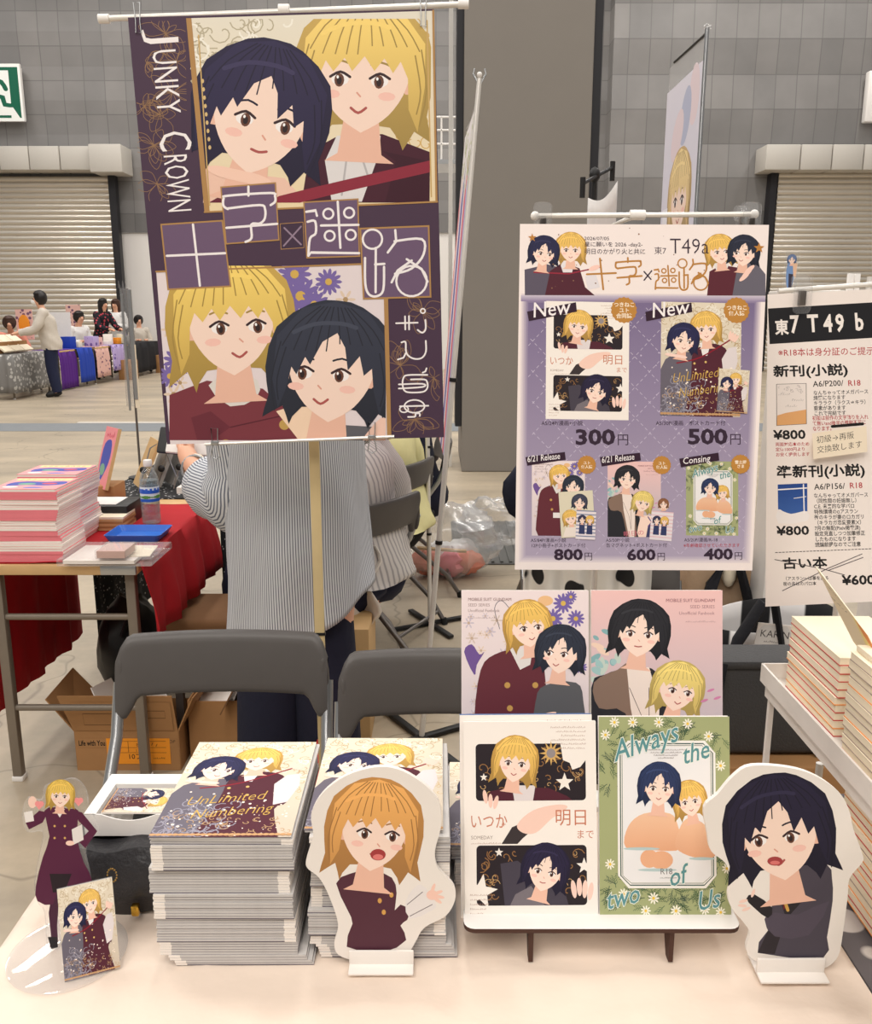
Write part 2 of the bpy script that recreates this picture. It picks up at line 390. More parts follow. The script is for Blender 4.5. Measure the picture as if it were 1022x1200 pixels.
# colours of the artwork
GOLDEN, DARKH, BLUEH, SKIN_, MAROON, CHAR = (242, 190, 98), (42, 36, 66), (46, 60, 100), (250, 222, 206), (82, 34, 48), (74, 70, 80)
def head(c, x, y, r, rot=0, hair=GOLDEN, cut='bob', skin=SKIN_, look=0, smile=1):
    """a plain, unspecific head: layered hair, face, simple eyes and a mouth"""
    old = c.sub(x, y, r, rot); dk = tuple(int(v*.70) for v in hair); md = tuple(int(v*.86) for v in hair); lt = tuple(min(252, int(v*1.05+10)) for v in hair)
    lo = 1.18 if cut == 'bob' else 1.0
    c.poly([(-.86, lo*.8), (-1.22, lo*1.04), (-1.13, lo*.62), (-1.22, .1), (-1.06, -.66), (-.45, -1.14), (.05, -1.22), (.5, -1.12), (1.06, -.66), (1.2, .1), (1.12, lo*.62), (1.24, lo), (.92, lo*.84), (.74, lo*1.12), (.5, lo*.8), (-.5, lo*.8), (-.72, lo*1.14)], (md, dk), 2)
    sd = (238, 190, 168)
    c.poly([(-.27, .6), (.27, .6), (.38, 1.42), (.6, 1.56), (-.6, 1.56), (-.38, 1.42)], sd)
    c.ell(-.80+look*.1, .16, .13, .22, sd, n=10); c.ell(.80+look*.1, .16, .13, .22, sd, n=10)
    c.poly([(-.76, -.35), (-.74, .26), (-.46, .74), (-.06, 1.02), (.06, 1.02), (.46, .74), (.74, .26), (.76, -.35), (0, -.9)], skin, 4)
    L_ = look*.2
    for e in (-.34, .34):
        c.ell(e+L_, .17, .15, .10, (250, 244, 242), n=12); c.ell(e+L_*1.2, .18, .085, .115, (104, 66, 52), n=12); c.ell(e+L_*1.2, .19, .045, .07, (46, 32, 34), n=8); c.ell(e+L_*1.2-.03, .13, .022, .03, (255, 255, 255), n=6)
        c.line([(e-.17+L_, .13), (e+L_, .04), (e+.17+L_, .12)], .045, (58, 40, 44), sm=3); c.line([(e-.16+L_, -.10), (e+L_, -.15), (e+.16+L_, -.10)], .035, dk, sm=2)
        c.ell(e*1.4+L_, .42, .15, .075, (248, 200, 186), n=10)
    c.line([(-.13+L_, .64), (L_, .64+.08*smile), (.13+L_, .63)], .045, (176, 88, 84), sm=3)
    c.line([(L_*1.3-.02, .38), (L_*1.3+.04, .44)], .03, (226, 164, 144))
    # locks over the forehead and temples
    if cut == 'bob':
        c.poly([(-.98, 1.0), (-1.06, .2), (-1.02, -.5), (-.6, -1.02), (0, -1.18), (.6, -1.02), (1.02, -.5), (1.06, .2), (.98, 1.0), (.80, .62), (.76, .1), (.62, -.18), (.5, .02), (.34, -.22), (.18, .0), (.0, -.24), (-.2, .02), (-.34, -.2), (-.52, .04), (-.66, -.14), (-.76, .12), (-.80, .62)], (lt, md), 1)
    else:
        c.poly([(-.94, .86), (-1.08, .3), (-1.04, -.5), (-.6, -1.04), (0, -1.2), (.6, -1.04), (1.04, -.5), (1.08, .3), (.94, .86), (.80, .42), (.74, .0), (.6, .14), (.5, -.22), (.3, .06), (.22, -.36), (.06, -.62), (-.2, -.44), (-.4, .0), (-.5, -.14), (-.64, .2), (-.74, .06), (-.80, .42)], (lt if sum(hair) > 400 else hair, md), 1)
    for k in (-.78, -.6, -.42, -.26, -.1, .1, .26, .45, .6, .78): c.line([(k*.35, -1.1), (k*.9, -.72), (k*1.2, -.34+.1*math.sin(k*40))], .022, dk, sm=3, cap=False)
    for sg in (-1, 1):
        for e in (0, .1): c.line([(sg*(.96-e), -.4+e), (sg*(1.09-e), .3), (sg*(1.0-e*.6), .9-e*2)], .024, dk, sm=3, cap=False)
    c.line([(-.74, -.58), (-.36, -.76), (.12, -.80), (.4, -.74)], .075, lt, sm=3); c.A = old
def scrolls(c, x0, y0, x1, y1, n, col, size, wd, seed=1):
    rg = random.Random(seed)
    for i in range(n):
        x, y, s, a = rg.uniform(x0, x1), rg.uniform(y0, y1), size*rg.uniform(.5, 1.2), rg.uniform(0, 6.28); g = rg.choice((-1, 1))
        c.line([(x+s*(1-k/10)*math.cos(a+g*k*.55), y+s*(1-k/10)*math.sin(a+g*k*.55)) for k in range(10)], wd, col, hold=True, cap=False)
    c.n += 1
def dots(c, x0, y0, x1, y1, n, col, r, seed=2):
    rg = random.Random(seed)
    for i in range(n): q = r*rg.uniform(.4, 1.2); c.ell(rg.uniform(x0, x1), rg.uniform(y0, y1), q, q, col, n=6, hold=True)
    c.n += 1
def star(c, x, y, r, col, n=5, inner=.42, rot=-90):
    c.poly([(x+(r if i % 2 == 0 else r*inner)*math.cos(R(rot+i*180/n)), y+(r if i % 2 == 0 else r*inner)*math.sin(R(rot+i*180/n))) for i in range(2*n)], col)
def flower(c, x, y, r, col, mid=(240, 200, 70), n=9):
    for i in range(n): c.ell(x+r*.6*math.cos(6.283*i/n), y+r*.6*math.sin(6.283*i/n), r*.42, r*.15, col, n=7, rot=360*i/n, hold=True)
    c.n += 1; c.ell(x, y, r*.26, r*.26, mid, n=9)
def wiggle(c, x, y, wd, h, col, seed=0, lw=.22):   # unreadably small lettering
    rg = random.Random(seed); q = x
    while q < x+wd:
        c.line([(q, y), (q+h*.3, y-h*rg.uniform(.3, 1)), (q+h*.5, y-h*rg.uniform(0, .5))], lw, col, hold=True, cap=False); q += h*.8
    c.n += 1
def rrect(x0, y0, x1, y1, r, k=4):
    P = []
    for cx, cy, a in ((x1-r, y0+r, -90), (x1-r, y1-r, 0), (x0+r, y1-r, 90), (x0+r, y0+r, 180)):
        P += [(cx+r*math.cos(R(a+90*i/k)), cy+r*math.sin(R(a+90*i/k))) for i in range(k+1)]
    return P
def art_windows(c):     # white cover with two picture windows
    c.rect(0, 0, 100, 142, (246, 238, 230)); INK = (200, 122, 92)
    for y0, y1, sd in ((16, 57, 3), (89, 132, 4)):
        c.poly(rrect(9, y0, 92, y1, 3), (40, 32, 38)); scrolls(c, 13, y0+5, 88, y1-5, 34, (150, 108, 66), 5, .6, sd); scrolls(c, 13, y0+5, 88, y1-5, 14, (196, 160, 110), 3.5, .45, sd+9)
    for x, y, r in ((66, 23, 9),): star(c, x, y, r, (214, 172, 104), n=12, inner=.45); c.ell(x, y, 3.4, 3.4, (150, 140, 140))
    c.poly([(73, 15.5), (93, 15.5), (93, 27), (88, 33), (82, 35), (80, 30), (75, 28)], (246, 238, 230)); star(c, 76, 44, 7, (244, 236, 226)); star(c, 15, 40, 3, (244, 236, 226))
    c.poly([(14, 57), (20, 50), (38, 47), (64, 48), (78, 54), (82, 57)], MAROON); c.poly([(36, 46), (54, 46), (52, 57), (38, 57)], (226, 216, 216))
    head(c, 39, 28, 15, 8, GOLDEN, 'bob')
    for x, y, rt in ((16, 54, 30), (20, 57, 40), (24, 58, 55)): c.ell(x, y, 5, 1.7, (246, 206, 190), rot=rt+50)
    c.poly([(28, 88), (36, 76), (46, 72), (54, 76), (44, 84), (40, 88)], (58, 50, 52)); c.poly([(40, 74), (52, 64), (70, 60), (78, 62), (66, 70), (54, 80), (44, 80)], (246, 208, 192), 4)
    c.text('いつか', 4, 76, 12, INK, sx=.8); c.text('明日', 68, 74, 13, INK, sx=1.0); c.text('まで', 84, 84, 7, INK)
    c.text('+', 28, 76, 6, INK); c.text('SOMEDAY', 5, 84.5, 3.6, (150, 130, 122))
    c.poly([(27, 102), (40, 100), (50, 108), (74, 118), (78, 132), (30, 132)], (70, 64, 76)); c.poly([(38, 124), (50, 118), (60, 132), (34, 132)], (120, 112, 118))
    head(c, 61, 106, 15.5, 14, DARKH, 'short', smile=.3)
    for k in range(4): c.ell(82+k*4.2, 119+abs(k-1)*1.6, 2, 6.5, (248, 210, 196), rot=-8+k*6)
    star(c, 12, 122, 13, (246, 238, 230), rot=-80); star(c, 26, 94, 3.4, (240, 232, 224)); star(c, 90, 104, 6, (246, 238, 230))
    for i in range(6): wiggle(c, 66+i % 3*4, 5+i*3, 26-i % 3*4, 1.5, (176, 140, 124), i)
    for i in range(5): wiggle(c, 4, 125+i*3.3, 18-i*2, 1.4, (176, 140, 124), i+20)
    wiggle(c, 5, 88, 22, 1.3, (176, 140, 124), 31)
def art_garden(c):      # green cover with daisies and an octagonal frame
    c.rect(0, 0, 100, 142, (166, 172, 124)); rg = random.Random(5)
    for (x0, y0, x1, y1, n) in ((6, 4, 96, 24, 46), (2, 20, 14, 50, 10), (6, 118, 96, 136, 50), (86, 100, 98, 130, 12)):
        for i in range(n):
            x, y, a = rg.uniform(x0, x1), rg.uniform(y0, y1), rg.uniform(0, 6.28); g = rg.choice(((56, 84, 58), (82, 108, 74), (48, 74, 66)))
            ex, ey = x+7*math.cos(a), y+7*math.sin(a); c.line([(x, y), (ex, ey)], .5, g, hold=True, cap=False)
            for k in (.3, .55, .8, 1): 
                for sg in (-1, 1):
                    b = a+sg*.7; px, py = x+(ex-x)*k, y+(ey-y)*k; c.poly([(px, py), (px+2*math.cos(b)-.5*math.sin(b), py+2*math.sin(b)+.5*math.cos(b)), (px+3.6*math.cos(b), py+3.6*math.sin(b))], g, hold=True)
    c.n += 1
    def octa(d): return [(14+d, 26), (22+d*.6, 17+d), (81-d*.6, 17+d), (89-d, 26), (89-d, 113), (81-d*.6, 122-d), (22+d*.6, 122-d), (14+d, 113)]
    c.poly(octa(0), (244, 240, 234)); c.line(octa(2.2), .8, (74, 96, 88), closed=True); c.line(octa(3.6), .4, (74, 96, 88), closed=True); c.poly(octa(4.4), (238, 236, 236))
    for x, y, r in ((12, 4, 4), (26, 4, 4), (46, 4, 4), (68, 5, 4), (5, 13, 4), (84, 14, 4), (93, 35, 4), (8, 105, 4), (18, 126, 4), (41, 129, 4.4), (35, 138, 4), (58, 138, 4.4), (80, 137, 4), (92, 139, 4), (97, 108, 4)): flower(c, x, y, r, (250, 244, 226))
    PE, PS = (240, 196, 162), (232, 172, 134)
    c.poly([(20, 93), (22, 78), (34, 69), (54, 69), (60, 78), (62, 94), (40, 95)], (PE, PS), 4); c.poly([(58, 93), (61, 80), (66, 73), (74, 73), (85, 82), (88, 99), (72, 100)], (PE, PS), 4)
    for x, y, rx in ((38, 101, 7), (47, 102, 9)): c.ell(x, y, rx, 6.5, (236, 178, 140))
    for x, y, rx in ((32, 94, 14), (78, 101, 10), (44, 109, 15)): c.ell(x, y, rx, 1.1, (186, 206, 206), n=14)
    head(c, 69, 59, 11.5, -10, GOLDEN, 'bob'); head(c, 46, 49, 14, 4, BLUEH, 'short')
    for t, x, y, h, r in (('Always', 12, 32, 21, -17), ('the', 64, 34, 19, -14), ('two', 5, 137, 19, -12), ('of', 53, 121, 19, -14), ('Us', 74, 138, 19, -10)):
        c.text(t, x, y, h, (236, 240, 228), rot=r, bold=.035, sx=.86, shear=.35); c.text(t, x, y, h, (92, 146, 150), rot=r, bold=.008, sx=.86, shear=.35)
    c.text('R18', 46, 112, 6, (120, 116, 116)); wiggle(c, 46, 115, 12, 1, (120, 116, 116), 3)
    for i in range(4): wiggle(c, 36+i*3, 24+i*1.9, 30-i*6, 1.1, (140, 130, 130), i)
def art_flowers(c):     # pale cover with violet flowers
    c.rect(0, 0, 100, 142, ((238, 222, 222), (216, 204, 208))); rg = random.Random(8)
    for i in range(26): x, y = rg.uniform(4, 40), rg.uniform(12, 110); flower(c, x, y, rg.uniform(2.5, 5), rg.choice(((214, 196, 188), (226, 204, 186), (204, 192, 204))), (196, 170, 150), 6)
    for x, y, r in ((80, 10, 8), (90, 22, 7), (72, 22, 8), (86, 5, 5), (94, 60, 5), (90, 92, 6)): flower(c, x, y, r, (118, 100, 168), (214, 178, 90), 12)
    c.poly([(2, 48), (8, 42), (14, 50), (18, 48), (12, 58), (10, 66)], (112, 84, 148), 3); c.ell(66, 8, 6, 4, (236, 190, 140)); c.line([(42, 20), (32, 8), (26, 14), (30, 30)], .5, (90, 84, 100), sm=4)
    c.poly([(12, 142), (10, 100), (15, 62), (26, 50), (44, 46), (60, 52), (66, 70), (64, 142)], MAROON if 0 else (100, 44, 54), 3); c.poly([(38, 46), (56, 46), (54, 58), (46, 62)], (226, 220, 216))
    for x, y in ((36, 74), (58, 74), (38, 92)): c.ell(x, y, 2.4, 2.4, (196, 152, 84), n=10)
    c.poly([(56, 142), (58, 88), (66, 74), (90, 72), (96, 88), (98, 142)], (92, 92, 96), 3)
    head(c, 52, 27, 16.5, -8, GOLDEN, 'bob', look=.6); head(c, 78, 47, 17, 6, (48, 54, 70), 'short', look=-.8)
    for k in range(4): c.ell(66+k*2, 98+k*3.2, 9, 1.9, (246, 206, 188), rot=-18+k*6)
    c.rect(40, 98, 58, 108, (234, 228, 226))
    for i, t in enumerate(('MOBILE SUIT GUNDAM', 'SEED SERIES', 'Unofficial Fanbook')): c.text(t, 5, 8+i*4.4, 3.3, (150, 120, 120))
    wiggle(c, 5, 22, 22, 1.6, (150, 120, 120), 6); scrolls(c, 70, 110, 96, 140, 12, (190, 176, 170), 4, .5, 4)
def art_pastel(c):      # pastel cover, taller dark-haired figure and a blond one
    c.rect(0, 0, 100, 142, ((240, 196, 192), (176, 182, 196))); rg = random.Random(9)
    for i in range(26): c.ell(rg.uniform(0, 22), rg.uniform(32, 74), rg.uniform(2, 6), rg.uniform(1.5, 3), rg.choice(((160, 196, 196), (196, 210, 200), (240, 210, 190), (134, 176, 180))), rot=rg.uniform(0, 180))
    c.poly([(0, 142), (0, 76), (10, 66), (26, 61), (46, 61), (56, 80), (58, 142)], (40, 40, 46), 3); c.poly([(2, 72), (20, 62), (30, 58), (48, 84), (54, 142), (38, 142), (26, 96), (6, 92)], (136, 112, 98), 3)
    c.poly([(27, 60), (44, 60), (52, 88), (50, 142), (40, 142), (30, 92)], (240, 224, 214)); c.line([(29, 76), (40, 102), (44, 128)], .5, (110, 90, 90)); c.line([(44, 76), (44, 128)], .5, (110, 90, 90))
    c.poly([(58, 142), (60, 112), (66, 102), (86, 104), (98, 126), (100, 142)], (250, 220, 204), 3); c.poly([(72, 142), (76, 120), (88, 116), (100, 134), (100, 142)], (66, 66, 104)); c.line([(76, 104), (92, 128)], 2, (96, 70, 130)); c.line([(90, 104), (76, 122)], 2, (96, 70, 130))
    head(c, 37, 31, 20, 6, (44, 44, 50), 'short', smile=.2); head(c, 66, 76, 17.5, 12, (236, 208, 120), 'bob', look=.6)
    for x, y in ((91, 78), (86, 86), (96, 84)): c.ell(x, y, 3, 1, (206, 130, 170), rot=-20)
    for i, t in enumerate(('MOBILE SUIT GUNDAM', 'SEED SERIES', 'Unofficial Fanbook')): c.text(t, 94, 9+i*5, 3.6, (160, 112, 120), al='r')
    wiggle(c, 72, 25, 22, 1.6, (160, 112, 120), 7); c.text('明日の', 30, 141, 11, (214, 110, 130), sx=1.2, rot=-6)
def art_gilt(c, words=True):        # cream and gilt cover with maroon coat
    c.rect(0, 0, 100, 142, ((228, 216, 194), (204, 190, 172))); scrolls(c, 2, 2, 98, 60, 110, (184, 158, 116), 6, .6, 11); scrolls(c, 2, 2, 98, 60, 60, (244, 238, 224), 5, .8, 12); scrolls(c, 60, 60, 98, 110, 20, (206, 176, 124), 6, .6, 14)
    c.poly([(0, 142), (0, 84), (14, 66), (34, 62), (52, 70), (54, 150), (0, 150)], (104, 98, 110), 2); c.poly([(30, 142), (38, 92), (40, 62), (58, 52), (72, 52), (84, 62), (90, 96), (82, 106), (92, 146), (90, 150), (30, 150)], MAROON, 3)
    c.poly([(76, 70), (84, 56), (94, 54), (96, 72), (90, 96), (80, 100)], (224, 214, 214)); c.poly([(48, 50), (62, 50), (58, 66), (52, 66)], (236, 230, 228))
    c.line([(20, 76), (50, 68), (92, 42)], 1.6, (140, 24, 44), sm=4)
    for k in range(4): c.ell(86+k*2.6, 40+k*1.4, 1.8, 5.5, (246, 208, 192), rot=10+k*8)
    head(c, 56, 31, 17, -4, GOLDEN, 'bob'); head(c, 28, 46, 17, 8, (44, 44, 84), 'short', look=.6)
    for k in range(3): c.ell(12+k*7, 66+k, 7, 2, (248, 214, 200), rot=8)
    for x, y in ((42, 76), (56, 74), (44, 88), (58, 86)): c.ell(x, y, 1.5, 1.5, (220, 184, 110), n=8)
    scrolls(c, 2, 98, 52, 138, 46, (150, 146, 160), 7, .9, 15); scrolls(c, 2, 112, 98, 140, 40, (186, 150, 110), 4, .6, 16); dots(c, 4, 80, 96, 140, 60, (248, 234, 220), 1.1, 17)
    for x in range(2, 100, 4): c.ell(x, 139, 2.4, 1.6, (196, 152, 108), n=8, hold=True)
    c.n += 1
    if words:
        c.text('UnLimited', 14, 101, 17, (206, 168, 84), rot=-9, sx=.82, shear=.4, bold=-.01); c.text('Numbering', 22, 119, 17, (206, 168, 84), rot=-9, sx=.76, shear=.4, bold=-.01)
# ---------------------------------------------------------------- the setting
def floor_mat():
    m = bpy.data.materials.new('concrete'); m.use_nodes = True; nt, b, N, L = nodes_of(m)
    tc = N('ShaderNodeTexCoord'); mp = N('ShaderNodeMapping'); mp.inputs['Scale'].default_value = (.5, 1.6, 1); L(tc.outputs['Object'], mp.inputs[0])
    n1 = N('ShaderNodeTexNoise'); n1.inputs['Scale'].default_value = 1.5; n1.inputs['Detail'].default_value = 8; L(mp.outputs[0], n1.inputs['Vector'])
    cr = N('ShaderNodeValToRGB'); cr.color_ramp.elements[0].position = .32; cr.color_ramp.elements[1].position = .7
    cr.color_ramp.elements[0].color = (*lin((158, 146, 128)), 1); cr.color_ramp.elements[1].color = (*lin((194, 178, 154)), 1); L(n1.outputs['Fac'], cr.inputs[0])
    n2 = N('ShaderNodeTexNoise'); n2.inputs['Scale'].default_value = 26; n2.inputs['Detail'].default_value = 6; L(tc.outputs['Object'], n2.inputs['Vector'])
    r2 = N('ShaderNodeMapRange'); r2.inputs['To Min'].default_value = .86; r2.inputs['To Max'].default_value = 1.1; L(n2.outputs['Fac'], r2.inputs['Value'])
    mx = N('ShaderNodeMix'); mx.data_type = 'RGBA'; mx.blend_type = 'MULTIPLY'; mx.inputs[0].default_value = 1; L(cr.outputs[0], mx.inputs[6]); L(r2.outputs[0], mx.inputs[7])
    v = N('ShaderNodeTexVoronoi'); v.feature = 'DISTANCE_TO_EDGE'; v.inputs['Scale'].default_value = .9
    nz = N('ShaderNodeTexNoise'); nz.inputs['Scale'].default_value = 3; L(tc.outputs['Object'], nz.inputs['Vector'])
    ad = N('ShaderNodeMix'); ad.data_type = 'RGBA'; ad.inputs[0].default_value = .35; L(tc.outputs['Object'], ad.inputs[6]); L(nz.outputs['Color'], ad.inputs[7]); L(ad.outputs[2], v.inputs['Vector'])
    r3 = N('ShaderNodeMapRange'); r3.inputs['From Max'].default_value = .006; r3.inputs['To Min'].default_value = .55; L(v.outputs['Distance'], r3.inputs['Value'])
    m2 = N('ShaderNodeMix'); m2.data_type = 'RGBA'; m2.blend_type = 'MULTIPLY'; m2.inputs[0].default_value = .8; L(mx.outputs[2], m2.inputs[6]); L(r3.outputs[0], m2.inputs[7])
    L(m2.outputs[2], b.inputs['Base Color']); b.inputs['Roughness'].default_value = .42
    return m
def panel_mat(name, bw, bh):
    m = bpy.data.materials.new(name); m.use_nodes = True; nt, b, N, L = nodes_of(m)
    tc = N('ShaderNodeTexCoord'); mp = N('ShaderNodeMapping'); mp.inputs['Rotation'].default_value = (R(-90), 0, 0); L(tc.outputs['Object'], mp.inputs[0])
    br = N('ShaderNodeTexBrick'); br.offset = 0; br.inputs['Scale'].default_value = 1; br.inputs['Brick Width'].default_value = bw; br.inputs['Row Height'].default_value = bh
    br.inputs['Mortar Size'].default_value = .011; br.inputs['Mortar Smooth'].default_value = .2; br.inputs['Bias'].default_value = 0
    br.inputs['Color1'].default_value = (*lin((120, 118, 117)), 1); br.inputs['Color2'].default_value = (*lin((131, 128, 126)), 1); br.inputs['Mortar'].default_value = (*lin((106, 104, 103)), 1)
    L(mp.outputs[0], br.inputs['Vector'])
    n2 = N('ShaderNodeTexNoise'); n2.inputs['Scale'].default_value = 1.2; n2.inputs['Detail'].default_value = 7; L(tc.outputs['Object'], n2.inputs['Vector'])
    r2 = N('ShaderNodeMapRange'); r2.inputs['To Min'].default_value = .8; r2.inputs['To Max'].default_value = 1.2; L(n2.outputs['Fac'], r2.inputs['Value'])
    mx = N('ShaderNodeMix'); mx.data_type = 'RGBA'; mx.blend_type = 'MULTIPLY'; mx.inputs[0].default_value = 1; L(br.outputs['Color'], mx.inputs[6]); L(r2.outputs[0], mx.inputs[7])
    sp = N('ShaderNodeSeparateXYZ'); L(tc.outputs['Object'], sp.inputs[0]); dv = N('ShaderNodeMath'); dv.operation = 'DIVIDE'; dv.inputs[1].default_value = bh; L(sp.outputs[2], dv.inputs[0])
    fl = N('ShaderNodeMath'); fl.operation = 'FLOOR'; L(dv.outputs[0], fl.inputs[0]); wn = N('ShaderNodeTexWhiteNoise'); wn.noise_dimensions = '1D'; L(fl.outputs[0], wn.inputs['W'])
    r4 = N('ShaderNodeMapRange'); r4.inputs['To Min'].default_value = .72; r4.inputs['To Max'].default_value = 1.16; L(wn.outputs['Value'], r4.inputs['Value'])
    m4 = N('ShaderNodeMix'); m4.data_type = 'RGBA'; m4.blend_type = 'MULTIPLY'; m4.inputs[0].default_value = 1; L(mx.outputs[2], m4.inputs[6]); L(r4.outputs[0], m4.inputs[7]); mx = m4
    L(mx.outputs[2], b.inputs['Base Color']); b.inputs['Roughness'].default_value = .6
    return m
M['floor'] = floor_mat(); M['panels'] = panel_mat('grey_wall_panels', .47, .72)
struct(MB().box((0, 11, -.05), (44, 34, .1)).build('floor', 'floor', smooth=0))
YW = 22.0
def banded(x0, x1, z0, z1, y):          # shallow slanted metal bands, seams in the material
    m = MB(); z = z0; k = 0
    while z < z1-.01:
        z2 = min(z+.72, z1); a, b_ = (0, .045) if k % 2 else (.045, 0)
        m.grid(lambda u, v: Vector((x0+(x1-x0)*u, y-(a+(b_-a)*v), z+(z2-z)*v)), 1, 6); z = z2; k += 1
    return m
ZB = 3.18
struct(banded(-22, 3.9, ZB, 12.2, YW).build('wall_back', 'panels', smooth=0, loc=(0, 0, 0)))
struct(MB().box((-9, YW+.06, ZB/2), (26, .12, ZB)).build('wall_back_lower', 'whitewall', smooth=0))
struct(banded(3.9, 22, 0, 12.2, YW-.55).build('wall_right', 'panels', smooth=0, loc=(0, 0, 0)))
struct(MB().box((3.95, YW-.27, 6.1), (.1, .56, 12.2)).build('trim_1', 'panels', smooth=0))
def shutter(name, x0, x1, z1, y):
    n = int(z1/.118); m = MB()
    for i in range(n):
        z = i*z1/n; h = z1/n
        P = [(0, 0), (-.018, .12), (-.034, .35), (-.036, .55), (-.022, .85), (0, .97), (.004, 1)]
        m.grid(lambda u, v: Vector((x0+(x1-x0)*u, y+P[int(round(v*6))][0], z+h*P[int(round(v*6))][1])), 1, 6)
    return struct(m.build(name, 'shutter', smooth=60))
zs = W(70, 206, YW-.3).z
shutter('door_1', W(-260, 300, YW).x, W(138, 300, YW).x, zs, YW-.2)
MB().box((W(143, 300, YW).x, YW-.25, zs/2), (.16, .2, zs)).build('trim_2', 'trim', smooth=0)['kind'] = 'structure'
shutter('door_2', W(905, 300, YW-.8).x, W(1400, 300, YW-.8).x, W(960, 202, YW-.8).z, YW-.8)
MB().box((W(902, 300, YW-.8).x-.05, YW-.72, 2.2), (.14, .3, 4.4)).build('trim_3', 'trim', smooth=0)['kind'] = 'structure'
def lintel(name, xs, y, z0, z1, dep):
    m = MB()
    for a, b_ in zip(xs, xs[1:]): m.box(((a+b_)/2, y-dep/2, (z0+z1)/2), (b_-a-.02, dep, z1-z0), bev=.02)
    return struct(m.build(name, 'lintel'))
lintel('trim_4', [W(x, 190, YW-.7).x for x in (-260, -80, -1, 34, 70, 106)], YW-.1, W(0, 199, YW-.7).z, W(0, 171, YW-.7).z, .6)
lintel('trim_5', [W(105, 190, YW-.8).x, W(144, 190, YW-.8).x], YW-.1, W(0, 202, YW-.8).z, W(0, 169, YW-.8).z, .75)
lintel('trim_6', [W(x, 190, YW-1.3).x for x in (897, 938, 975, 1012, 1100, 1400)], YW-.6, W(0, 199, YW-1.3).z, W(0, 169, YW-1.3).z, .7)
# the smooth grey pillar with its dark corner strips
px0, px1 = .225, 1.265
struct(MB().box(((px0+px1)/2, 8.4, 6), (px1-px0, 1.2, 12), bev=.01).build('wall_pillar', 'pillar', smooth=0))
for i, (x, dx) in enumerate(((px0-.03, .055), (px1+.035, .07))):
    struct(MB().box((x, 8.0, 6.2), (dx, .35, 11.6)).build('trim_%d' % (7+i), 'trim', smooth=0))
struct(MB().box((px0-.10, 8.1, 6), (.035, .05, 12)).build('trim_9', 'rod', smooth=0))
# floor marks: filled joint and painted line
M['joint'] = mat('grey_blue_joint', (126, 130, 134), .6, var=.1, scale=8); M['groove'] = mat('dark_groove', (84, 76, 68), .8)
struct(MB().box((-6, 10.9, .001), (30, .75, .004)).build('trim_10', 'joint', smooth=0))
struct(MB().box((-4.0, 11.35, .003), (1.1, .07, .004)).build('trim_11', 'whitewall', smooth=0))
gr = MB(); g0, g1 = G(640, 662), G(640, 612)
gr.box((.75, (g0.y+g1.y)/2, .004), (1.3, g1.y-g0.y, .006))
for k in range(26): gr.box((.12+k*.05, (g0.y+g1.y)/2, .01), (.016, g1.y-g0.y-.04, .012))
tag(gr.build('floor_grate', 'grate', smooth=0), 'grey ribbed metal grate let into the concrete floor', 'grate')
# emergency exit sign
def exit_sign():
    cv = Canvas(1.2, 1.2, ((-60, 0), (76, 0), (76, 172), (-60, 172)), dz=4e-4)
    cv.rect(-60, 0, 76, 172, (240, 242, 238)); cv.rect(-52, 10, 70, 162, (16, 96, 72)); cv.rect(-44, 20, 46, 154, (240, 242, 238)); cv.poly([(44, 118), (66, 162), (44, 162)], (240, 242, 238))
    G_ = (16, 96, 72)
    for P, wd in (([(-14, 60), (4, 46), (26, 54), (36, 76)], 12), ([(0, 60), (6, 92), (26, 100), (30, 122), (54, 124)], 12), ([(-6, 96), (-30, 118), (-52, 116)], 14), ([(0, 58), (-26, 66), (-40, 84)], 11)): cv.line(P, wd, G_, sm=2)
    cv.ell(4, 34, 13, 13, G_)
    return cv
M['greensign'] = mat('sign_green', (16, 96, 72), .5)
t = thing('exit_sign', 'green and white running man exit sign high on the grey wall', 'sign', (W(-10, 113, YW-.4).x, YW-.2, W(0, 141, YW-.4).z))
bx = t.location; x1 = W(26, 113, YW-.3).x
sg = sheet('sign_face', exit_sign(), frame((x1-1.2, YW-.3, bx.z), (x1, YW-.3, bx.z), (x1-1.2, YW-.3, bx.z+1.2)), t, t=.08, back='white'); sg.scale = (1, 1, 1)
MB().box((x1-.6, YW-.18, bx.z+.6), (1.1, .2, 1.1)).build('sign_box', 'white', t)
xs = W(1018, 110, YW-.9).x
tag(MB().box((xs+.6, YW-.75, W(0, 112, YW-.9).z), (1.2, .2, 1.05), bev=.03).build('wall_sign', 'white'), 'white sign high on the grey wall above the right-hand shutter', 'sign')
# catwalk rail seen beside the pillar
rl = thing('catwalk', 'white railed catwalk high up between banner and pillar', 'catwalk', (-.2, 14, W(520, 190, 14).z))
zr = rl.location.z; r_ = MB()
for k in range(5): r_.tube([(-.4+k*.16, 14, zr+.04), (-.4+k*.16, 14, zr+.62)], .014, 6)
for h in (.25, .44, .62): r_.tube([(-.7, 14, zr+h), (.34, 14, zr+h)], .014, 6)
MB().box((-.2, 14.4, zr), (1.1, .9, .06)).build('deck', 'steel', rl); r_.build('railing', 'white', rl)
MB().box((-.2, 14.6, zr/2), (.2, .2, zr)).build('post', 'darksteel', rl)
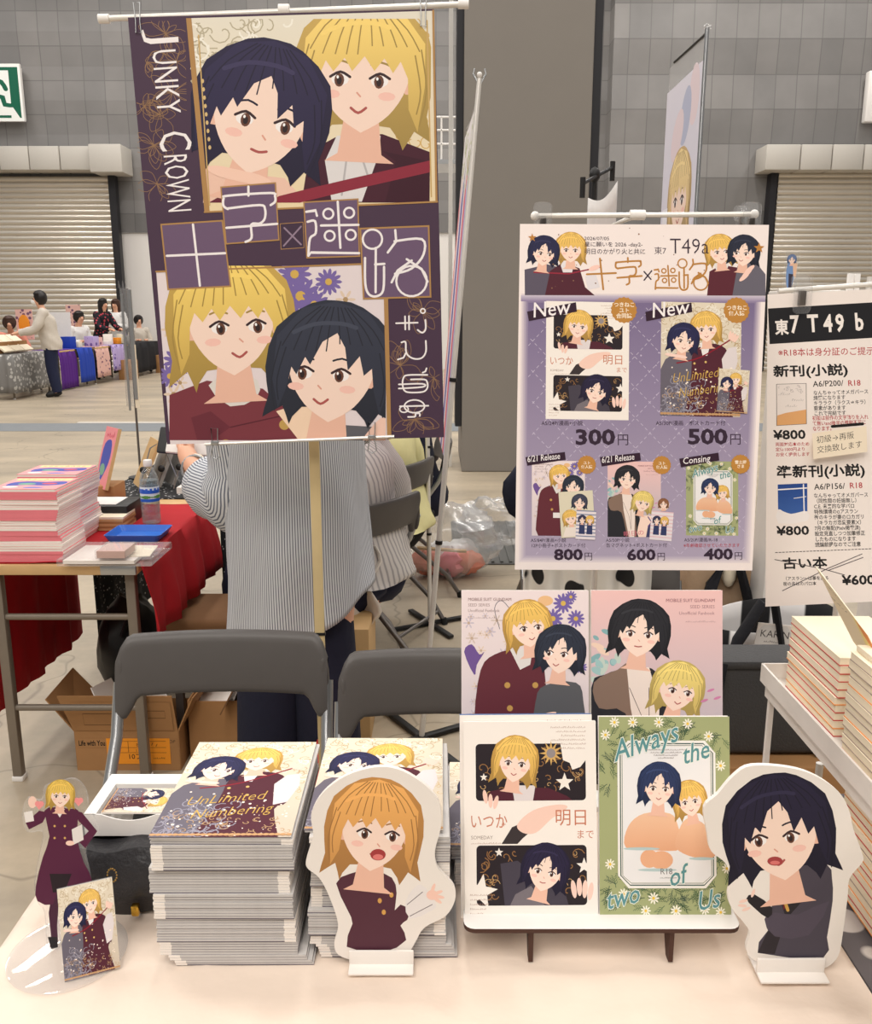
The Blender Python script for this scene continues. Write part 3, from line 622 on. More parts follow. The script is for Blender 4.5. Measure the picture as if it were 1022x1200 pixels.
# ---------------------------------------------------------------- our table
TZ = .70
def folding_table(label, x0, x1, y0, y1, z, group=None, top='wood', legx=None):
    t = thing('folding_table', label, 'table', ((x0+x1)/2, (y0+y1)/2, 0), group)
    MB().box(((x0+x1)/2, (y0+y1)/2, z-.015), (x1-x0, y1-y0, .03), bev=.004).build('tabletop', top, t)
    for lx in (legx or (x0+.06, x1-.06)):
        for ly in (y0+.05, y1-.05):
            MB().box((lx, ly, (z-.03)/2+.005), (.028, .028, z-.04), bev=.003).build('leg', 'legpaint', t)
            MB().box((lx, ly, .008), (.034, .034, .016), bev=.003).build('foot_cap', 'white', t)
    return t
folding_table('folding table under the cream cloth in the foreground', -.47, .43, .76, 1.19, TZ-.014, legx=(-.4, .36))
def drape(name, label, x0, x1, y0, y1, z, mt, front=.3, left=.3, right=0, back=0, seed=1, cat_='tablecloth', amp=.006, group=None, fall=.03, skew=None, res=(26, 22), crease=0):
    """a cloth that lies on a table and hangs over its edges in folds"""
    X = []
    def prof(a, b, d0, d1, n):
        s = []
        for k in range(5): 
            if d0: s.append((a, -d0*(1-k/5)))
        for k in range(n+1): s.append((a+(b-a)*k/n, 0))
        for k in range(1, 6):
            if d1: s.append((b, -d1*k/5))
        return s
    PX = prof(x0, x1, left, right, res[0]); PY = prof(y0, y1, front, back, res[1])
    def f(u, v):
        x, dx = PX[int(round(u*(len(PX)-1)))]; y, dy = PY[int(round(v*(len(PY)-1)))]
        d = min(dx, dy) if min(dx, dy) < 0 else 0; q = -d
        ph = 40*(x if dy < dx else y)+seed; o = fall*min(1, q*6)*(.6+.4*math.sin(ph)*math.cos(ph*.37))
        ox = (-o if x == x0 and dx else (o if x == x1 and dx else 0)) if dx < 0 else 0
        oy = (-o if y == y0 else o) if dy < 0 else 0
        nz = noise.noise(Vector((x*7, y*7, seed)))*amp*.25 if d == 0 else 0
        if crease and d == 0:
            e = max(0, 1-(y-y0)/.30); n1 = noise.noise(Vector((x*5+3, y*13, seed))); n2 = noise.noise(Vector((x*16, y*9+x*6, seed+4)))
            nz = -crease*(abs(n1)**.7*(.35+.9*e)+.5*abs(n2)*(.4+.6*e)) if min(x-x0, x1-x, y-y0) > .004 else -crease*.4
        zz = z + max(d, -z+.01) + nz
        if dx < 0 and dy < 0: zz = z+min(dx, dy)
        return Vector((x+ox + (skew(x, y, d) if skew else 0), y+oy, zz))
    o = MB().grid(f, len(PX)-1, len(PY)-1).build(name, mt, smooth=80, thick=.0012, loc=((x0+x1)/2, (y0+y1)/2, z))
    return tag(o, label, cat_, group)
drape('tablecloth', 'cream cloth over the foreground table under the booklet stacks', -.485, .452, .748, 1.20, TZ, 'cloth', front=.34, left=.24, right=.10, seed=3, amp=.012, res=(110, 70), crease=.0062)
folding_table('folding table under the grey dotted cloth at the right edge', .465, 1.35, .76, 1.19, TZ-.012, legx=(.9, 1.28))
drape('tablecloth', 'grey dotted cloth on the table at the right edge', .458, 1.36, .75, 1.20, TZ-.007, 'greydots', front=.30, left=.09, seed=9)
# ---------------------------------------------------------------- booklet stacks
BT = .0033
def booklet_mesh(name, wd, dp, t, cover, pages='pages', ct=.00022, sp=True):
    m = MB(); m.box((0, 0, t/2+ct/2), (wd-.0003, dp-.0003, t-ct-.00004), mi=0); m.box((0, 0, ct/2), (wd, dp, ct), mi=1)
    if sp: m.box((wd/2-.006, 0, t/2), (.0122, dp+.0003, t*.86), mi=2)
    return m.build(name, [pages, cover, 'paper'], smooth=0)
def stack(x, y, n, proto, t, name, label, group, cat_='booklet', z=TZ, batch=9, jit=.002, turn=.006, drift=0, sep=None, bias=None):
    rg = random.Random(int(x*999)+n); bx = by = 0; fl = 0
    for i in range(n):
        if i % batch == 0: bx, by, br, fl = rg.uniform(-1, 1)*jit*1.7, rg.uniform(-1, 1)*jit*2.2, rg.uniform(-1, 1)*turn, fl ^ 1
        src = pb2 if (i % batch == 0 or rg.random() < .07) and proto is pb else proto
        o = src if not src.get('used') else src.copy()
        if o is not src: C.objects.link(o)
        src['used'] = 1
        o.location = (x+bx+rg.uniform(-1, 1)*jit*.35, y+by+rg.uniform(-1, 1)*jit*.3, z+i*t); o.rotation_euler = (0, 0, br+rg.uniform(-1, 1)*turn*.2+(math.pi if fl else 0))
        if bias and i in bias: o.location.x += bias[i]
        tag(o, label, cat_, group)
    if 'used' in proto: pass
    return z+n*t
pb = booklet_mesh('booklet', .148, .21, BT, 'slate')
pb2 = booklet_mesh('booklet', .149, .2104, BT, 'slate', ct=.0009)
SX1, SY1, SX2, SY2 = -.226, .938, -.066, .955
zt1 = stack(SX1, SY1, 47, pb, BT-.00003, 'booklet', 'grey-edged booklet within the foremost stack, below its top copy', 'booklets in the left stack on the cream cloth', bias={0: .016, 1: .014, 2: .010, 3: .008})
zt2 = stack(SX2+.004, SY2, 45, pb, BT, 'booklet', 'grey-edged booklet within the stack behind the blond standee, below its top copy', 'booklets in the stack behind the blond standee', bias={0: .012, 1: .010, 2: .010, 3: .008, 4: .006})
def cover_book(name, label, art, x, y, z, wd=.148, dp=.21, t=BT, rot=0, group=None, cover='slate', **kw):
    th_ = thing(name, label, 'booklet', (0, 0, 0), group)
    MB().box((0, 0, (t-.0006)/2), (wd-.0016, dp-.0016, t-.0008)).build('pages', 'pages', th_, smooth=0)
    cv = Canvas(wd, dp).edge(); art(cv, **kw); sheet('cover', cv, Matrix.Translation((-wd/2, -dp/2, t)), th_, t=.0005, back=cover)
    th_.location = (x, y, z); th_.rotation_euler = (0, 0, rot); return th_
top1 = cover_book('booklet', 'gilt-covered booklet lying face up on top of the foremost stack', art_gilt, SX1+.001, SY1, zt1, rot=.004)
top2 = cover_book('booklet', 'gilt-covered booklet on top of the stack behind the blond standee', art_gilt, SX2, SY2+.004, zt2, rot=-.004)
g3 = 'low pile of booklets between the blond standee and book stand'
z3 = stack(.092, 1.085, 14, pb, BT, 'booklet', 'grey-edged booklet in the low pile left of the book stand, below its top copy', g3, jit=.0035, turn=.012)
cover_book('booklet', 'gilt-covered booklet on top of the low pile left of the book stand', art_gilt, .092, 1.085, z3, rot=-.02)
# ---------------------------------------------------------------- pouch and postcard box
pc = thing('cash_pouch', 'dark grey leather pouch with gold clasp under the white postcard box', 'pouch', (-.37, 1.0, TZ))
def pouchf(p, q):
    return Vector((q.x, q.y, max(q.z, -.028)+(.004*math.sin(q.x*60))))
b = MB(); b.grid(lambda u, v: Vector((-.435+.125*u+.012*v*(1-u), .925+.13*max(0, v-.25)/.75 if v > .25 else .925-.012*math.sin(math.pi*v/.25)+.0, (TZ+.078*min(1, v/.25)**.7 if v <= .25 else TZ+.078)+.004*math.sin(u*9+v*4)+.002)), 20, 16)
b.build('flap', 'leather', pc, thick=.006)
MB().box((-.37, 1.0, TZ+.037), (.122, .13, .072), bev=.014, seg=3).build('body', 'leather', pc)
MB().box((-.347, .909, TZ+.015), (.009, .008, .014), bev=.002).build('clasp', 'gold', pc)
MB().tube([(-.435, .93, TZ+.016), (-.447, .925, TZ+.02), (-.452, .95, TZ+.018), (-.445, .98, TZ+.012)], .005, 8).build('strap', 'black', pc)
pbx = thing('postcard_box', 'white open postcard box on the dark grey pouch', 'box', (-.361, .995, TZ+.083))
x0, x1, y0, y1, zb = -.414, -.308, .948, 1.042, TZ+.083
f_ = MB(); pts = [(0, 0), (x1-x0, 0), (x1-x0, .03)] + [(x1-x0-.02-(x1-x0-.04)*k/10, .03-.008*math.sin(math.pi*k/10)) for k in range(11)] + [(0, .03)]
f_.prism(pts, Matrix.Translation((x0, y0, zb)) @ Matrix.Rotation(R(90), 4, 'X'), .0015); f_.build('front_wall', 'white', pbx, smooth=0)
w_ = MB(); w_.box(((x0+x1)/2, (y0+y1)/2, zb+.001), (x1-x0-.002, y1-y0, .002)); w_.box((x0+.007, (y0+y1-.024)/2, zb+.0165), (.014, y1-y0-.0242, .027)); w_.box((x1-.003, (y0+y1-.024)/2, zb+.0165), (.006, y1-y0-.0242, .027)); w_.box(((x0+x1)/2, y1-.012, zb+.0165), (x1-x0, .024, .027))
w_.build('tray', 'white', pbx, smooth=0)
cv = Canvas(.1, .148).edge(); art_gilt(cv, words=False)
mx_ = Matrix.Translation((x0+.018, y0+.062, zb+.0285)) @ Matrix.Rotation(R(-90), 4, 'Z') @ Matrix.Diagonal((.55, .52, 1, 1))
o = sheet('postcard', cv, mx_, None, t=.002); tag(o, 'dark gilt postcard lying sideways in the white box', 'postcard')
# ---------------------------------------------------------------- standees
def px_board(name, pts, d, tilt=0, t=.005, art=None, parent=None, back='foam'):
    """board standing at distance d; outline and artwork given as seen, carried onto its own upright plane"""
    xs = [p[0] for p in pts]; ys = [p[1] for p in pts]; q = (min(xs), min(ys), max(xs), max(ys))
    BL, BR, TL, TR = [W(x, y, d) for x, y in ((q[0], q[3]), (q[2], q[3]), (q[0], q[1]), (q[2], q[1]))]
    Wd, Hd = ((BR-BL).length+(TR-TL).length)/2, (TL-BL).length
    return q, BL, BR, TL, Wd, Hd
def standee(name, label, pts, basebox, d, art, yaw=0):
    q, BL, BR, TL, Wd, Hd = px_board(name, pts, d)
    TR_ = W(q[2], q[1], d)
    cx = (BL.x+BR.x)/2; t = thing(name, label, 'standee', (cx, d, TZ))
    # true upright plane through the base point
    def T(x, y): p = W(x, y, d); return (p.x-BL.x, p.z-BL.z)
    src = ((q[0], q[1]), (q[2], q[1]), (q[2], q[3]), (q[0], q[3]))
    cv = Canvas(1, 1, src); cv.T = homog(src, [T(*p) for p in src]); cv.W, cv.H = Wd, Hd
    art(cv); fr = Matrix.Translation(BL) @ Matrix.Rotation(R(90), 4, 'X')
    out = [T(x, y) for x, y in cat(pts, 4, True)]
    sheet('board', cv, fr, t, t=.005, back='foam', outline=out)
    bx0, bx1, by0 = basebox; a, b2 = W(bx0, by0, d), W(bx1, by0, d); bz = W(0, by0-22, d).z
    m = MB(); m.box(((a.x+b2.x)/2, d+.004, TZ+.0025), (b2.x-a.x, .045, .003), bev=.001); m.box(((a.x+b2.x)/2, d-.003, TZ+.011), (b2.x-a.x, .003, .018), bev=.001)
    m.build('foot', 'foam', t)
    return t
za = lambda L, ox, oy, k: [(ox+x*k, oy+y*k) for x, y in L]
outA = za([(440, 85), (560, 95), (680, 160), (760, 240), (785, 310), (785, 400), (755, 520), (765, 600), (810, 655), (855, 710), (858, 780), (810, 860), (700, 920), (650, 1000), (600, 1070), (480, 1105), (330, 1090), (250, 1060), (230, 1000), (250, 900), (200, 750), (150, 660), (90, 610), (85, 560), (120, 440), (110, 330), (170, 220), (290, 130)], 340, 880, .225)
def artA(c):
    c.view(340, 880, .225); O = (90, 50, 50)
    c.poly([(240, 690), (310, 640), (420, 620), (530, 660), (555, 740), (545, 830), (575, 800), (620, 830), (610, 880), (575, 910), (605, 985), (480, 1050), (295, 1020), (325, 900), (300, 830)], (84, 44, 58), 2)
    c.poly([(600, 790), (640, 720), (680, 695), (730, 740), (760, 800), (740, 830), (625, 875)], (236, 230, 228), 2); c.line([(610, 800), (690, 735)], 4, (120, 110, 116)); c.line([(625, 860), (740, 800)], 4, (120, 110, 116))
    for a, b, r in ((745, 715, -70), (770, 738, -20), (778, 760, 10), (768, 778, 35)): c.ell(a, b, 26, 9, (248, 206, 190), rot=r)
    c.ell(740, 750, 30, 26, (248, 206, 190)); c.poly([(395, 640), (420, 620), (470, 650), (440, 735), (415, 690)], (232, 226, 226))
    for x, y in ((467, 780), (528, 750), (488, 840)): c.ell(x, y, 11, 14, (214, 160, 84), n=10)
    head(c, 440, 400, 215, 6, (236, 170, 96), 'bob', look=.5)
    c.ell(458, 540, 40, 30, (168, 60, 62), n=18); c.ell(458, 552, 27, 15, (226, 124, 120), n=14)
outB = za([(230, 65), (400, 75), (520, 115), (620, 190), (660, 270), (675, 340), (715, 450), (715, 490), (660, 560), (650, 650), (630, 800), (610, 900), (560, 950), (480, 965), (330, 945), (240, 920), (205, 870), (220, 800), (190, 750), (140, 690), (125, 630), (140, 560), (110, 490), (50, 440), (35, 370), (20, 250), (80, 190), (150, 110)], 820, 880, .2665)
def artB(c):
    c.view(820, 880, .2665)
    c.poly([(345, 640), (420, 510), (560, 500), (582, 560), (585, 660), (560, 820), (545, 908), (255, 888), (300, 790), (285, 740)], (74, 68, 80), 2)
    c.poly([(350, 640), (400, 560), (470, 640), (380, 740)], (40, 36, 42)); c.poly([(360, 640), (400, 580), (410, 640), (370, 700)], (110, 30, 42)); c.poly([(255, 888), (300, 790), (360, 800), (330, 893)], (44, 38, 44))
    c.poly([(285, 740), (330, 710), (430, 720), (570, 660), (480, 810), (330, 815)], (82, 74, 88), 2); c.line([(320, 660), (350, 672)], 12, (206, 160, 80)); c.line([(372, 655), (388, 700)], 14, (206, 160, 80))
    c.poly([(205, 650), (240, 630), (320, 690), (300, 735), (240, 690)], (36, 32, 38), 2)
    for a, b, r in ((235, 625, -70), (192, 660, -15), (188, 680, 5), (205, 695, -20)): c.ell(a, b, 20, 7, (248, 214, 200), rot=r)
    head(c, 350, 350, 208, -7, (38, 34, 60), 'short', look=-.5)
    c.ell(331, 484, 34, 20, (168, 66, 68), n=16); c.ell(331, 491, 22, 9, (222, 120, 116), n=12)
standee('character_standee', 'cream board standee of a smiling blond figure in a maroon coat', outA, (410, 485, 1139), .838, artA)
standee('character_standee', 'cream board standee of a dark-haired figure in a charcoal coat', outB, (884, 963, 1147), .826, artB)
# acrylic figure stand and key charm
da = .86; ap = thing('acrylic_stand', 'clear acrylic stand of a waving blond figure in long maroon coat', 'acrylic stand', (-.43, da, TZ))
lo = [(72, 915), (88, 913), (100, 925), (104, 945), (112, 962), (116, 975), (105, 985), (100, 1000), (106, 1030), (98, 1042), (75, 1040), (72, 1070), (70, 1110), (56, 1115), (52, 1070), (44, 1058), (40, 1035), (46, 1000), (50, 975), (32, 975), (26, 955), (32, 935), (48, 938), (52, 922)]
q, BL, BR, TL, Wd, Hd = px_board('x', lo, da)
def T_(x, y): p = W(x, y, da); return (p.x-BL.x, p.z-BL.z)
src = ((q[0], q[1]), (q[2], q[1]), (q[2], q[3]), (q[0], q[3]))
cv = Canvas(1, 1, src); cv.T = homog(src, [T_(*p) for p in src]); cv.W, cv.H = Wd, Hd
MC = (86, 30, 62)
cv.poly([(62, 1040), (70, 1040), (67, 1085), (68, 1104), (64, 1111), (58, 1110), (60, 1098), (57, 1070)], (70, 30, 56)); cv.poly([(56, 1098), (67, 1098), (68, 1110), (60, 1112)], (30, 26, 30))
cv.poly([(52, 950), (66, 946), (82, 948), (92, 950), (90, 980), (98, 1010), (108, 1032), (92, 1040), (70, 1038), (62, 1060), (44, 1056), (42, 1038), (50, 1005), (58, 980)], MC, 2); cv.poly([(58, 1024), (84, 1024), (76, 1044), (62, 1046)], (36, 24, 34))
cv.poly([(88, 950), (96, 952), (114, 974), (100, 994), (92, 986), (104, 974), (92, 962)], MC); cv.poly([(84, 972), (96, 966), (98, 984), (86, 990)], (232, 226, 222)); cv.ell(82, 988, 5, 3, (246, 208, 192))
cv.poly([(56, 952), (50, 964), (34, 972), (30, 964), (46, 950)], MC); cv.poly([(30, 964), (28, 952), (38, 950), (40, 962)], (236, 230, 226)); cv.ell(38, 940, 5, 7, (246, 208, 192))
cv.poly([(64, 948), (76, 948), (70, 958)], (238, 232, 230))
for x, y in ((64, 968), (76, 968), (64, 982), (76, 982)): cv.ell(x, y, 1.4, 1.4, (214, 170, 100), n=8)
for x, y in ((46, 942), (92, 938)):
    cv.ell(x-2, y, 3.2, 3.4, (240, 150, 150), n=10); cv.ell(x+2.4, y, 3.2, 3.4, (240, 150, 150), n=10); cv.poly([(x-5, y+1), (x+5.4, y+1), (x, y+7)], (240, 150, 150))
cv.V = [(v[0], v[1], v[2]) for v in cv.V]; head(cv, 71, 931, 14.5, 3, (240, 196, 92), 'bob')
sheet('figure_plate', cv, Matrix.Translation(BL) @ Matrix.Rotation(R(90), 4, 'X'), ap, t=.0026, back='clear', outline=[T_(x, y) for x, y in cat(lo, 3, True)])
c0 = G(80, 1118, TZ); m = MB(); m.lathe([(0, .0005), (.06, .0005), (.0625, .0015), (.0625, .003), (.06, .0035), (0, .0035)], (c0.x, c0.y, TZ), 40); m.build('base_disc', 'clear', ap)
ch = thing('photo_charm', 'rectangular acrylic charm with dark gilt print leaning on the acrylic figure', 'charm', tuple(G(107, 1140, TZ)))
BLc, BRc = G(76, 1151, TZ+.002), G(141, 1134, TZ+.002); TLc = W(67, 1042, BLc.y+.030)
mxx = frame(BLc, BRc, TLc); wd = (BRc-BLc).length; hh = (TLc-BLc).length
cv = Canvas(wd, hh).edge(); art_gilt(cv, words=False); cv.rect(0, 0, 100, 1, (214, 210, 206)); sheet('charm_plate', cv, mxx, ch, t=.003, back='clear')
tp = mxx @ Vector((wd-.003, hh, 0)); m = MB()
for k in range(14):
    a = k/14*6.28; m.ball(tp+Vector((.005*math.cos(a)+.002, .004, .008*math.sin(a))), (.0011,)*3, n=6)
m.build('ball_chain', 'brass', ch)
# ---------------------------------------------------------------- book stand with four covers
bs = thing('book_stand', 'two-step white and brown board stand holding the four upright booklets', 'book stand', (.18, .9, TZ))
pz = TZ+.044; xa, xb = .030, .328
lip = MB(); lip.prism(rrect(0, 0, xb-xa, .075, .012), Matrix.Translation((xa, .838, pz)), .0052, mi=0, mi_side=1); lip.build('lower_shelf', ['white', 'mdf'], bs, smooth=0)
MB().box(((xa+xb)/2, .957, TZ+.165), (xb-xa, .004, .006)).build('rail', 'mdf', bs, smooth=0)
z2 = .868
MB().box(((xa+xb)/2, .958, z2-.003), (xb-xa, .05, .005)).build('upper_shelf', 'mdf', bs, smooth=0)
for px in (622, 786):
    p = W(px, 1110, .845); m = MB()
    prof = [(0, 0), (.012, .0), (.022, .02), (.12, .02), (.13, 0), (.165, 0), (.165, .34), (.155, .34), (.118, .163), (.072, .163), (.035, .039), (0, .039)]
    m.prism(prof, Matrix(((0, 0, 1, p.x+.0025), (1, 0, 0, .842), (0, 1, 0, TZ), (0, 0, 0, 1))), .005); m.build('side_panel', 'mdf', bs, smooth=0)
def lean_book(name, label, art, BL, BR, TL, t, cover='card', wd=None, hd=None):
    Mx = frame(BL, BR, TL); wd = wd or (Vector(BR)-Vector(BL)).length; hd = hd or (Vector(TL)-Vector(BL)).length
    th_ = thing(name, label, 'booklet', tuple(BL)); cv = Canvas(wd, hd).edge(); art(cv)
    m = MB(); m.box((wd/2, hd/2, -t/2), (wd-.002, hd-.002, t-.001)); 
    o = m.build('pages', 'paper', th_, smooth=0, loc=(0, 0, 0)); o.matrix_local = Matrix.Translation(-Vector(BL)) @ Mx
    sheet('cover', cv, Mx, th_, t=.0006, back=cover)
    m = MB(); m.box((wd/2, hd/2, -t), (wd, hd, .0006)); o = m.build('back_cover', cover, th_, smooth=0, loc=(0, 0, 0)); o.matrix_local = Matrix.Translation(-Vector(BL)) @ Mx
    return th_
yb, yt = .861, .915
lean_book('booklet', 'cream booklet with two dark picture windows, lower left on the stand', art_windows, W(545, 1078, yb), W(701, 1077, yb), W(544, 846, yt), .004)
lean_book('booklet', 'sage green daisy-bordered booklet, lower right on the stand', art_garden, W(703, 1074, yb), W(857, 1074, yb), W(694.5, 840, yt), .006)
M['bluecover'] = mat('blue_cover', (92, 122, 172), .5)
lean_book('booklet', 'blue-edged spare copy directly behind the cream two-window booklet', art_windows, W(540.5, 1076, yb+.007), W(696, 1075, yb+.007), W(540, 838, yt+.007), .006, cover='bluecover')
yb2, yt2 = .945, .992
lean_book('booklet', 'pale flower-strewn booklet, upper left on the stand', art_flowers, W(541, 905, yb2), W(690, 905, yb2), W(540, 692, yt2), .006)
lean_book('booklet', 'pink and blue pastel booklet, upper right on the stand', art_pastel, W(693, 905, yb2+.002), W(847, 905, yb2+.002), W(685, 692, yt2+.002), .006)
# ---------------------------------------------------------------- big hanging poster
def stroke_title(c, col, wd, back=None):
    """the monoline title, drawn in the frame x 0..100 per character"""
PY = 1.84
TLp, TRp, BLp, BRp = W(155, 20, PY), W(506, 11, PY), W(191, 521, PY), W(523, 512, PY)
wdp, hdp = .585, .835
mid = (TLp+TRp+BLp+BRp)/4; xax = ((TRp-TLp).normalized()+(BRp-BLp).normalized()).normalized()
yax = ((TLp-BLp).normalized()+(TRp-BRp).normalized()).normalized(); nrm = xax.cross(yax).normalized(); yax = nrm.cross(xax)
wdp = ((TRp-TLp).length+(BRp-BLp).length)/2; hdp = ((TLp-BLp).length+(TRp-BRp).length)/2
PM = Matrix((xax, yax, nrm)).transposed().to_4x4(); PM.translation = mid-xax*wdp/2-yax*hdp/2
PUR, GOLD_, LIL, WHT = (74, 54, 74), (178, 136, 84), (110, 88, 116), (246, 240, 240)
cv = Canvas(wdp, hdp, ((155, 20), (506, 11), (523, 512), (191, 521)), dz=1.6e-5); c = cv
c.rect(100, 0, 600, 600, PUR); cv.V = []; cv.F = []; cv.K = []; cv.n = 1
c.poly([(155, 20), (506, 11), (523, 512), (191, 521)], PUR)
def petals(c, x, y, r, n, seed):
    rg = random.Random(seed)
    for i in range(n):
        a = rg.uniform(0, 6.28); q = r*rg.uniform(.5, 1.1); b_ = rg.uniform(.3, .6)
        P = [(x, y), (x+q*.6*math.cos(a-b_), y+q*.6*math.sin(a-b_)), (x+q*math.cos(a), y+q*math.sin(a)), (x+q*.6*math.cos(a+b_), y+q*.6*math.sin(a+b_)), (x, y)]
        c.line(P, .6, (150, 116, 84), sm=4, hold=True, cap=False)
    c.n += 1
c.clip = (157, 20, 520, 512)
def inside(seed, x, y, r, n): petals(c, x, y, r, n, seed)
c.clip = (163, 24, 221, 230); inside(1, 198, 38, 30, 9); inside(2, 205, 105, 36, 9); inside(3, 182, 165, 26, 10); inside(4, 176, 70, 22, 6); inside(9, 210, 70, 34, 7); inside(10, 190, 130, 34, 8); inside(11, 172, 120, 26, 6); inside(12, 185, 210, 28, 7)
c.clip = (455, 340, 517, 508); inside(5, 496, 360, 26, 9); inside(6, 470, 425, 32, 9); inside(7, 488, 490, 30, 10); inside(8, 510, 440, 26, 6)
c.clip = None
UP = [(223, 21), (505, 13), (511, 231), (241, 243)]
c.poly(UP, ((232, 226, 210), (238, 218, 176))); c.clip = (226, 22, 503, 232)
scrolls(c, 226, 22, 320, 120, 46, (186, 176, 150), 16, 1.4, 21); scrolls(c, 226, 22, 380, 110, 30, (246, 242, 230), 14, 2, 22); scrolls(c, 470, 20, 503, 230, 26, (214, 178, 110), 12, 1.2, 23)
c.view(150, 0, .3914)
c.poly([(520, 590), (545, 440), (620, 400), (760, 390), (920, 450), (930, 600)], (72, 30, 46), 0)
c.poly([(590, 470), (625, 395), (755, 395), (750, 450), (700, 590), (610, 590)], (226, 222, 222)); c.line([(660, 420), (640, 570)], 6, (186, 182, 184)); c.line([(690, 430), (720, 520)], 6, (186, 182, 184))
c.poly([(770, 590), (800, 470), (760, 440), (900, 470), (930, 600)], (62, 24, 40))
head(c, 705, 205, 172, 3, (238, 200, 112), 'bob', look=-.3)
c.poly([(225, 600), (235, 480), (300, 500), (470, 520), (540, 600)], (240, 200, 180)); c.poly([(230, 600), (300, 560), (440, 570), (480, 600)], (104, 40, 54))
c.line([(455, 590), (640, 545), (925, 480)], 34, (142, 44, 62), sm=3)
head(c, 400, 325, 176, 12, (50, 44, 78), 'short', look=.5, smile=.3)
for k in range(3): c.ell(300+k*36, 505+k*8, 62, 17, (248, 208, 188), rot=14)
c.view(); c.clip = None
c.poly([(222, 21), (228, 21), (246, 243), (240, 243)], GOLD_); c.line([(240, 243), (512, 231)], 2, GOLD_); c.line([(505, 13), (511, 231)], 2.4, GOLD_)
c.line([(236, 40), (246, 235)], 1.4, (206, 172, 110)); 
for k in range(9): c.ell(240+k*.9, 92+k*9.5, 1.7, 2.6, (216, 186, 130), n=8, hold=True)
c.n += 1
c.line([(498, 24), (505, 225)], 1.6, (206, 172, 110))
LO = [(182, 313), (450, 303), (456, 515), (195, 521)]
c.poly(LO, (232, 220, 222)); c.clip = (186, 306, 453, 516)
for x, y, r in ((352, 342, 24), (345, 316, 20), (385, 325, 16), (368, 352, 18), (206, 420, 18), (196, 438, 14)): flower(c, x, y, r, (124, 106, 170), (214, 176, 90), 13)
for x, y, r in ((405, 346, 12), (412, 364, 10), (196, 382, 10), (200, 460, 12), (208, 446, 9)): flower(c, x, y, r, (226, 204, 182), (180, 150, 110), 6)
c.view(150, 230, .3914)
c.poly([(112, 740), (115, 590), (230, 545), (400, 570), (500, 660), (540, 720), (560, 745)], (124, 56, 66)); c.poly([(235, 560), (310, 515), (385, 545), (380, 600), (300, 625)], (226, 220, 214), 2)
c.poly([(180, 660), (240, 640), (300, 690), (230, 740), (200, 740)], (108, 46, 58)); c.line([(300, 690), (520, 640)], 4, (90, 36, 48)); c.ell(465, 682, 16, 16, (196, 160, 90)); c.ell(285, 742, 16, 14, (196, 160, 90))
c.poly([(440, 640), (560, 600), (600, 680), (540, 740), (520, 745)], (246, 216, 188)); c.poly([(520, 745), (600, 680), (770, 690), (790, 745)], (98, 98, 104))
c.view(150, 230, .3914)
head(c, 305, 355, 165, -3, (240, 200, 104), 'bob', look=.6)
head(c, 610, 500, 165, 4, (58, 62, 78), 'short', look=-.8)
c.poly([(700, 740), (760, 660), (790, 690), (770, 745)], (246, 206, 188), 3)
c.view(); c.clip = None
c.line([(182, 313), (450, 303)], 2, GOLD_); c.poly([(449, 303), (454, 303), (460, 514), (455, 515)], GOLD_)
# title tiles
c.view(150, 0, .3914)
for P in ([(97, 656), (285, 644), (308, 846), (115, 856)], [(278, 545), (444, 532), (454, 706), (292, 718)], [(525, 590), (690, 580), (695, 755), (534, 760)], [(455, 655), (525, 650), (528, 728), (457, 733)], [(693, 668), (902, 660), (910, 878), (704, 884)]):
    c.poly(P, GOLD_); m_ = np.mean(np.array(P), 0); c.poly([tuple(m_+(np.array(p)-m_)*.952) for p in P], LIL if P[0][0] != 455 else (66, 48, 68))
TITLE_A = [[(195, 658), (213, 842)], [(115, 752), (290, 744)]]
TITLE_B = [[(362, 545), (362, 572)], [(300, 612), (287, 602), (288, 580), (302, 572), (428, 564), (441, 574), (441, 590), (428, 600)], [(300, 610), (395, 600), (411, 612), (410, 640), (395, 655), (370, 658), (370, 698), (352, 710)], [(295, 668), (447, 656)]]
TITLE_X = [[(468, 668), (518, 718)], [(518, 664), (466, 722)]]
TITLE_C = [[(628, 590), (636, 728)], [(578, 661), (690, 659)], [(534, 620), (562, 616), (566, 632)], [(538, 650), (560, 648), (562, 684), (545, 700), (540, 750)], [(540, 752), (548, 742), (692, 744)]]
RING_C = [(600, 626, 15), (662, 623, 15), (604, 692, 15), (667, 689, 15)]
TITLE_D = [[(742, 728), (742, 862)], [(710, 758), (711, 836), (722, 868), (745, 874), (765, 855), (767, 785)], [(740, 778), (768, 776)], [(800, 675), (803, 708), (778, 742)], [(798, 708), (880, 702), (885, 748), (850, 790), (800, 806)], [(790, 832), (808, 796), (850, 766)], [(835, 762), (880, 792), (898, 830)]]
RING_D = [(732, 702, 29), (850, 828, 46)]
def title(c, col, wd, parts='ABCDX', xcol=None):
    for k, L_ in (('A', TITLE_A), ('B', TITLE_B), ('C', TITLE_C), ('D', TITLE_D)):
        if k in parts:
            for P in L_: c.line(P, wd, col, sm=(4 if len(P) > 3 else 0), hold=True)
    for x, y, r in RING_C+RING_D: c.ring(x, y, r, wd*.9, col, hold=True)
    c.n += 1
    for P in TITLE_X: c.line(P, wd*.7, xcol or col, hold=True)
    c.n += 1
title(c, WHT, 7.0, xcol=(150, 130, 150))
c.view()
